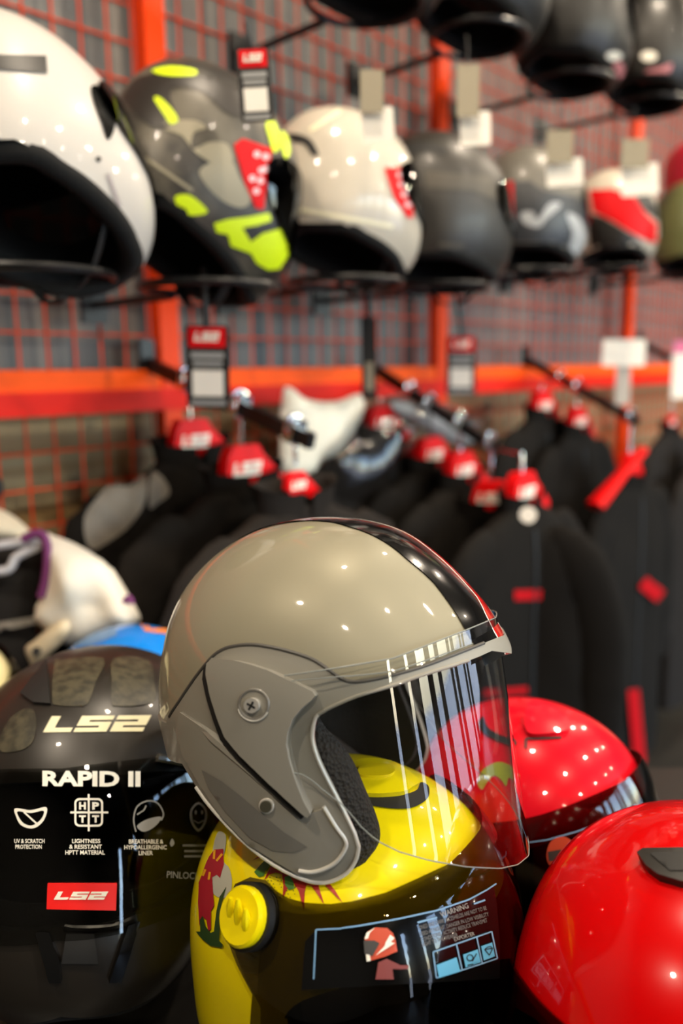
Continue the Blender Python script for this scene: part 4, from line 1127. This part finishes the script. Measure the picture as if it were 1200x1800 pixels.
def jacket(H, ax, an, label, m=None, L=.62, w=1.0, seed=0, extra=None, m2=None, group='jackets on the wall racks', sleeves=(1, -1), drop=.032, dz=.42):
    an0 = an; 
    m = m or M_cloth; m2 = m2 or m
    t = thing('jacket', label, 'jacket', H - UP * (L + drop), group)
    prof = [(0, .055, .045), (.012, .085, .055), (.035, .13, .062), (.065, .17, .068), (.10, .2, .074), (.15, .215, .082), (.22, .22, .09), (.32, .222, .09), (.42, .225, .088), (.52, .23, .09), (L, .235, .095)]
    prof = smooth_loop(prof, 3, False)
    n = 44; V = []; Fc = []
    for i, (s, hw, hd) in enumerate(prof):
        for k in range(n):
            a = 2 * PI * k / n
            c, q = math.cos(a), math.sin(a)
            x = hw * w * math.copysign(abs(c) ** .75, c); y = hd * math.copysign(abs(q) ** .8, q)
            wv = noise.noise(Vector((x * 14 + seed * 3.1, s * 5, y * 10))) * .016 + noise.noise(Vector((x * 30, s * 11 + seed, 2.0))) * .006
            P = H + ax * (x + wv * c) + an * (dz * (y + wv * q * 1.3)) - UP * (drop + s)
            V.append(P)
    for i in range(len(prof) - 1):
        for k in range(n): Fc.append((i * n + k, (i + 1) * n + k, (i + 1) * n + (k + 1) % n, i * n + (k + 1) % n))
    r = len(prof)
    Fc.append(tuple((r - 1) * n + k for k in range(n)))
    mesh_obj('body', V, Fc, m, t, True, None, 70)
    bvh = BVHTree.FromPolygons(V, Fc)
    BV, BF = list(V), list(Fc)
    for sd in sleeves:
        pts = [(.12, -.05), (.165, -.085), (.2, -.13), (.235, -.22), (.25, -.33), (.25, -.43), (.245, -.52), (.24, -.6)]
        pts = smooth_loop(pts, 3, False); path = []; rad = []
        for i, (x, z) in enumerate(pts):
            wv = noise.noise(Vector((z * 20, seed * 1.7, sd))) * .012
            path.append(H + ax * (sd * x * w) + an * (.015 + wv) * dz + UP * (z - drop)); rad.append((.062 - .016 * i / len(pts)) * min(1, .35 + .65 * math.sqrt(i / 5)) * (1 + .16 * noise.noise(Vector((i * .9, seed, sd * 2)))))
        sl_ = MB().tube(path, rad, 16, flat=(1.0, dz, an)); sl_.build('sleeve', m2, t)
        kk = len(BV); BV += sl_.v; BF += [tuple(i + kk for i in q) for q in sl_.f]
    bvh = BVHTree.FromPolygons(BV, BF)
    # stand-up collar, open at the front
    col = MB(); cv = []; cf = []
    for i in range(19):
        a = PI / 2 + .12 + (2 * PI - .24) * i / 18
        for j, (rr, zz) in enumerate(((.07, -.01), (.078, .025), (.084, .036), (.072, .03), (.06, -.01))):
            cv.append(H + ax * (rr * 1.05 * math.cos(a)) + an * (rr * .9 * dz * math.sin(a)) + UP * (zz - drop + .004 - .02 * max(0, math.sin(a))))
    for i in range(18):
        for j in range(4): cf.append((i * 5 + j, i * 5 + j + 1, i * 5 + j + 6, i * 5 + j + 5))
    mesh_obj('collar', cv, cf, m2, t)
    zp = MB(); q = []
    for i in range(14):
        p, nn, *_ = bvh.ray_cast(H + an * .4 - UP * (drop + .05 + (L - .07) * i / 13), -an)
        if p: q.append(p + an * .002)
    if len(q) > 3: zp.tube(q, .004, 6).build('zip', M_black_rub, t)
    return t, bvh

rA = rail(262, 640, 548, 776, 'black sloping arm at the left, black jackets on red hangers below it')
rB = rail(658, 648, 862, 782, 'black sloping arm in the middle, above a row of red hangers')
rC = rail(928, 634, 1122, 742, 'black sloping arm at the right, two red hangers near its wall end')
rD = rail(1128, 604, 1290, 690, 'black sloping arm cut by the right edge')

# first rack
H, ax, an = hanger(*rA, 336, 772, 'red hanger highest on the left arm, nearest the orange post', sc=1.05)
tA_, bA_ = jacket(H, ax, an, 'black jacket with grey mesh panel on its shoulder, leftmost of the racks', seed=1, w=1.05)
decal('mesh_panel', M_greypanel, tA_, [[smooth_loop([(150, 905), (175, 870), (215, 830), (245, 815), (258, 830), (255, 880), (225, 925), (185, 955), (160, 965), (148, 940)])], [smooth_loop([(266, 832), (285, 840), (297, 865), (280, 882), (262, 892)])]], bA_, .002)
H, ax, an = hanger(*rA, 426, 820, 'red hanger second on the left arm, with a clear white mark', sc=1.05)
jacket(H, ax, an, 'plain black jacket second on the left rack, behind the silver helmet', seed=2, m=M_cloth)
H, ax, an = hanger(*rA, 520, 850, 'red hanger at the front end of the left arm, half hidden', sc=.55)
jacket(H, ax, an, 'charcoal jacket at the front of the left rack, top showing above the silver helmet', seed=3, m=M_cloth2)
# middle rack
H, ax, an = hanger(*rB, 668, 742, 'pale red hanger under clear plastic, first on the middle arm', sc=1.1)
jacket(H, ax, an, 'dark grey jacket with a pale diagonal zip under clear plastic, on the middle rack', seed=4, m=M_cloth2)
H, ax, an = hanger(*rB, 755, 797, 'red hanger second on the middle arm, partly behind another', sc=1.1)
jacket(H, ax, an, 'black jacket second on the middle rack', seed=5)
H, ax, an = hanger(*rB, 808, 824, 'red hanger third on the middle arm with a bright white mark', sc=1.15)
jacket(H, ax, an, 'black jacket third on the middle rack, steel stud at its neck', seed=6)
H, ax, an = hanger(*rB, 862, 872, 'narrow red hanger turned edge-on at the front of the middle rack', sc=1.0, turn=60)
jacket(H, ax, an, 'black jacket turned sideways at the front of the middle rack', seed=7)
H, ax, an = hanger(*rB, 916, 862, 'red hanger at the very front of the middle rack above the red-piped jacket', sc=1.15)
tP, bP = jacket(H, ax, an, 'black jacket with red piping and pale red badge fronting the middle rack', seed=8, w=1.1, L=.86)
decal('red_piping', M_piping, tP, [[stroke((902, 1046), (988, 1044), 18)]], bP, .003)
decal('chest_badge', mat('pale_red_badge', (200, 110, 115), .5), tP, [[stroke((996, 1010), (1044, 992), 20)]], bP, .003)
decal('hem_piping', M_piping, tP, [[stroke((850, 1218), (925, 1212), 12)]], bP, .003)
MB().tube([at(928, 905, 1.5) + UP * 0, at(928, 905, 1.492)], .016, 14).build('neck_stud', M_card_white, tP)
# right rack
H, ax, an = hanger(*rC, 950, 712, 'red hanger first on the right arm, against the beam', sc=1.2)
jacket(H, ax, an, 'black jacket first on the right rack', seed=9)
H, ax, an = hanger(*rC, 1012, 740, 'red hanger second on the right arm', sc=1.2)
jacket(H, ax, an, 'black jacket second on the right rack', seed=10, m=M_cloth)
H, ax, an = hanger(*rC, 1105, 815, 'long red hanger sloping down at the front of the right rack', sc=.9, turn=0)
HD = H
tR, bR = jacket(H + D_ * .03 - UP * .02, ax, an, 'black jacket with a red sleeve strip at the front of the right rack', seed=11, w=1.1, L=.9)
sl = at(1130, 790, (H - CAM).dot(CF) - .09); sl2 = at(1045, 890, (H - CAM).dot(CF) - .14)
arm_t = [o for o in C.objects if o.get('label', '').startswith('long red hanger')][0]
MB().tube([sl, sl + (sl2 - sl) * .5, sl2], [.019, .022, .032], 12, flat=.5).build('long_arm', M_hanger, arm_t)
decal('sleeve_strip', M_piping, tR, [[stroke((1106, 1210), (1118, 1340), 20)]], bR, .012)
decal('red_patch', M_piping, tR, [[stroke((1122, 1022), (1155, 1048), 24)]], bR, .012)
H, ax, an = hanger(*rD, 1178, 742, 'red hanger at the right edge, low on the last arm', sc=.8)
jacket(H, ax, an, 'black and grey jacket at the right edge', seed=12, m=M_cloth2, L=.9)
H, ax, an = hanger(*rD, 1228, 800, 'red hanger beyond the right edge of the picture', sc=.8)
jacket(H, ax, an, 'charcoal jacket cut by the right edge, nearest of the last rack', seed=13, m=M_cloth2, L=.9)

# white padded garment in plastic behind the left arm
M_plastic = visor_mat('clear_plastic_bag', (.72, .73, .74), 1.4, .12)
M_wgarm = mat('off_white_cloth', (238, 230, 210), .8, bump=('noise', 40, .6))
t = thing('wrapped_garment', 'off-white padded garment hung behind the end of the left arm', 'garment', wp(565, 850, .12))
puff('body', M_wgarm, t, [smooth_loop([(497, 690), (512, 682), (540, 702), (590, 706), (632, 692), (640, 720), (622, 760), (590, 800), (560, 812), (548, 835), (500, 832), (492, 780)], 3)], 0, .06, 12, .03, 3, P=lambda x, y: wp(x, y, .12), n=N_)
t = thing('garment_bag', 'clear plastic garment bag on the middle arm, sheen on its folds', 'bag', wp(720, 900, .1))
puff('sheet', M_plastic, t, [smooth_loop([(575, 800), (610, 760), (640, 720), (690, 698), (760, 704), (835, 720), (858, 700), (862, 745), (835, 790), (760, 775), (720, 800), (690, 850), (640, 880), (590, 870)], 3)], 0, .08, 12, .04, 5, P=lambda x, y: wp(x, y, .16), n=N_)
puff('sheen_fold', mat('plastic_sheen', (190, 190, 188), .25, 0, .5), t, [smooth_loop([(690, 705), (750, 712), (800, 735), (835, 775), (800, 782), (740, 750), (700, 730)], 3)], 0, .02, 12, .02, 6, P=lambda x, y: wp(x, y, .15), n=N_)  # solid pale strip, the plastic's sheen put in as colour

# ================================================================== TAGS
def card(name, label, c, wd, hg, m, parts, group, string_to=None, ax=None, tilt=0, cat='tag', strap=None):
    """hanging card facing the room; parts: list of (name, material, u0, v0, u1, v1) in card units"""
    ax = ax or CR; ay = UP; 
    a = math.radians(tilt); ax, ay = (ax * math.cos(a) + ay * math.sin(a)), (ay * math.cos(a) - ax * math.sin(a))
    an = ax.cross(ay)
    if an.dot(CAM - c) < 0: an = -an
    t = thing(name, label, cat, c - UP * hg / 2, group)
    MB().prism(rrect(0, 0, wd, hg, min(wd, hg) * .08), c, ax, ay, an, .0012).build('card', m, t, smooth=False)
    for q in parts:
        n_, mm, u0, v0, u1, v1 = q[:6]
        if n_ == 'printed_mark':
            b = MB()
            for P in ls_polys(lambda u, v: ((u0 + (u1 - u0) * u - .5) * wd, (v0 + (v1 - v0) * v - .5) * hg)): b.prism(P[0], c + an * .0024, ax, ay, an, .0006)
            b.build(n_, mm, t, smooth=False)
        else:
            MB().box(c + an * .0012 + ax * ((u0 + u1) / 2 - .5) * wd + ay * ((v0 + v1) / 2 - .5) * hg, ax, ay, an, (u1 - u0) * wd, (v1 - v0) * hg, .001).build(n_, mm, t, smooth=False)
    if string_to is not None:
        MB().tube([c + ay * hg / 2 * .95, (c + ay * hg / 2 + string_to) / 2 + an * .004, string_to], .0015 if strap is None else strap, 6).build('string', M_black_rub, t)
    return t
BT = [('red_header', M_card_red, .08, .74, .92, .98), ('printed_mark', M_whitepaint, .2, .81, .8, .92), ('text_line', M_greytext, .12, .6, .88, .68), ('text_line', M_greytext, .16, .51, .84, .57), ('white_square', M_card_white, .14, .14, .86, .46), ('text_line', M_greytext, .1, .03, .9, .09)]
P = wp(365, 645, OFF + .02); s1 = (P - CAM).dot(CF) / F
card('swing_tag', 'black swing tag with red header hanging from the strap of the fluorescent-marked helmet', P, 76 * s1, 142 * s1, M_card_black, BT, 'black swing tags', wp(358, 470, OFF + .02), tilt=-1, strap=.005)
P = wp(448, 150, OFF + .2); s1 = (P - CAM).dot(CF) / F
card('swing_tag', 'black swing tag with white square at the top of the fluorescent-marked helmet', P, 58 * s1, 120 * s1, M_card_black, BT, 'black swing tags', wp(430, 40, OFF + .2), tilt=3)
P = wp(810, 643, .14); s1 = (P - CAM).dot(CF) / F
card('swing_tag', 'black swing tag with red header hanging below the matte black helmet', P, 52 * s1, 102 * s1, M_card_black, BT, 'black swing tags', wp(800, 505, .2), strap=.004)
P = wp(648, 630, .24); s1 = (P - CAM).dot(CF) / F
card('swing_tag', 'narrow black tag turned edge-on below the pearl white helmet', P, 26 * s1, 140 * s1, M_card_black, [('white_square', M_card_grey, .3, .1, .8, .45)], 'black swing tags', wp(645, 480, .26), strap=.006)
WT = [('text_line', M_card_grey, .12, .62, .8, .68), ('text_line', M_card_grey, .12, .4, .6, .46)]
for (x, y, wpx, hpx, yt, lb, tl) in ((664, 220, 56, 58, 130, 'white price tag in front of the pearl white helmet', 4), (835, 226, 54, 56, 122, 'white price tag above the matte black helmet', 2), (992, 303, 64, 44, 235, 'white price tag over the grey helmet with red edge', 5), (1124, 316, 66, 52, 250, 'white price tag over the cream, red and black helmet', 5)):
    P = wp(x, y, OFF + .2); s1 = (P - CAM).dot(CF) / F
    t = card('price_tag', lb, P, wpx * s1, hpx * s1, M_card_white, [], 'white price tags', None, tilt=tl)
    q = wp(x - (y - yt) * .12, (y - hpx / 2 + yt) / 2, OFF + .2)
    MB().box(q, CR, UP, CR.cross(UP), wpx * .72 * s1, (y - hpx / 2 - yt + 8) * s1, .001).build('hang_strip', M_card_grey, t, smooth=False)
    MB().tube([wp(x - (y - yt) * .12, yt, OFF + .2), wp(x - (y - yt) * .14, yt - 60, OFF + .1)], .0012, 6).build('string', M_black_rub, t)
P = wp(1096, 620, .3); s1 = (P - CAM).dot(CF) / F
t = card('sign_card', 'white label card standing on a pale stem above the right rack', P, 76 * s1, 46 * s1, M_card_white, [], None, None, cat='sign')
MB().box(wp(1094, 676, .295), CR, UP, CR.cross(UP), 26 * s1, 72 * s1, .004).build('stem', mat('pale_stem', (176, 168, 158), .5), t, smooth=False)
P = wp(1196, 650, .3); s1 = (P - CAM).dot(CF) / F
card('sign_card', 'white label card with pink top at the right edge above the last rack', P, 30 * s1, 100 * s1, M_card_white, [('pink_header', mat('pink_card', (226, 110, 150), .5), 0, .78, 1, 1)], None, wp(1196, 560, .28), cat='sign')

# ================================================================== WHITE JACKET at the left
M_wj = mat('white_jacket_cloth', (226, 218, 202), .8, bump=('noise', 50, .5))
M_cream = mat('cream_leather', (214, 200, 170), .6)
M_purple = mat('purple_binding', (112, 44, 100), .6)
DJ = 1.12
t = thing('jacket', 'white jacket with purple binding on a white hanger, at the left edge', 'jacket', at(80, 1250, DJ))
puff('dark_lining', mat('black_lining', (24, 22, 22), .8), t, [smooth_loop([(-60, 960), (0, 946), (60, 945), (76, 955), (78, 1010), (66, 1075), (64, 1110), (80, 1150), (40, 1200), (-60, 1230)], 3)], DJ + .03, .05, 14, .01, 1)
puff('shoulder', M_wj, t, [smooth_loop([(80, 940), (96, 942), (130, 955), (165, 975), (195, 1000), (222, 1040), (240, 1070), (246, 1090), (225, 1105), (190, 1112), (150, 1130), (122, 1135), (98, 1120), (64, 1084), (74, 1045), (82, 1000)], 3)], DJ, .10, 9, .07, 2)
MB().tube([at(x, y, DJ - .035) for x, y in smooth_loop([(40, 948), (62, 938), (78, 944), (84, 975), (80, 1020), (72, 1050)], 5, False)], .006, 8).build('purple_binding', M_purple, t)
MB().tube([at(x, y, DJ - .055) for x, y in smooth_loop([(218, 1060), (226, 1050), (232, 1062)], 4, False)], .004, 8).build('sleeve_mark', M_purple, t)
puff('tab', M_cream, t, [smooth_loop([(44, 1140), (60, 1126), (92, 1100), (118, 1090), (122, 1112), (98, 1140), (62, 1170), (52, 1164)], 3)], DJ - .045, .015, 9)
MB().tube([at(64, 1145, DJ - .056), at(64, 1145, DJ - .06)], .006, 14).build('button', M_black_rub, t)
puff('grey_band', mat('grey_band', (140, 136, 128), .7), t, [[(-60, 1105), (0, 1094), (60, 1084), (64, 1096), (0, 1110), (-60, 1120)]], DJ - .005, .01, 12)
th_ = thing('coat_hanger', 'white plastic hanger inside the white jacket at the left edge', 'hanger', at(20, 990, DJ))
MB().tube([at(x, y, DJ - .02) for x, y in smooth_loop([(-60, 968), (0, 958), (50, 952), (66, 960), (50, 968), (28, 980), (18, 998), (0, 1004), (-60, 1010)], 5, False)], .0065, 10).build('bar', mat('white_plastic', (210, 212, 220), .35, 0, .3), th_)
t = thing('jacket', 'cream jacket shoulder showing at the left edge behind the white jacket', 'jacket', at(0, 1000, DJ + .08))
puff('shoulder', mat('cream_jacket_cloth', (214, 202, 178), .8), t, [smooth_loop([(-80, 880), (-20, 888), (20, 905), (48, 928), (56, 945), (20, 955), (-80, 965)], 3)], DJ + .09, .07, 12, .02, 4)
# dark item just above it at the left edge
t = thing('hanger_hook_cover', 'dark knob at the left edge above the cream jacket', 'fitting', at(-8, 860, DJ + .09))
puff('cover', M_black_rub, t, [circle(-10, 858, 16, 22)], DJ + .09, .03, 8)
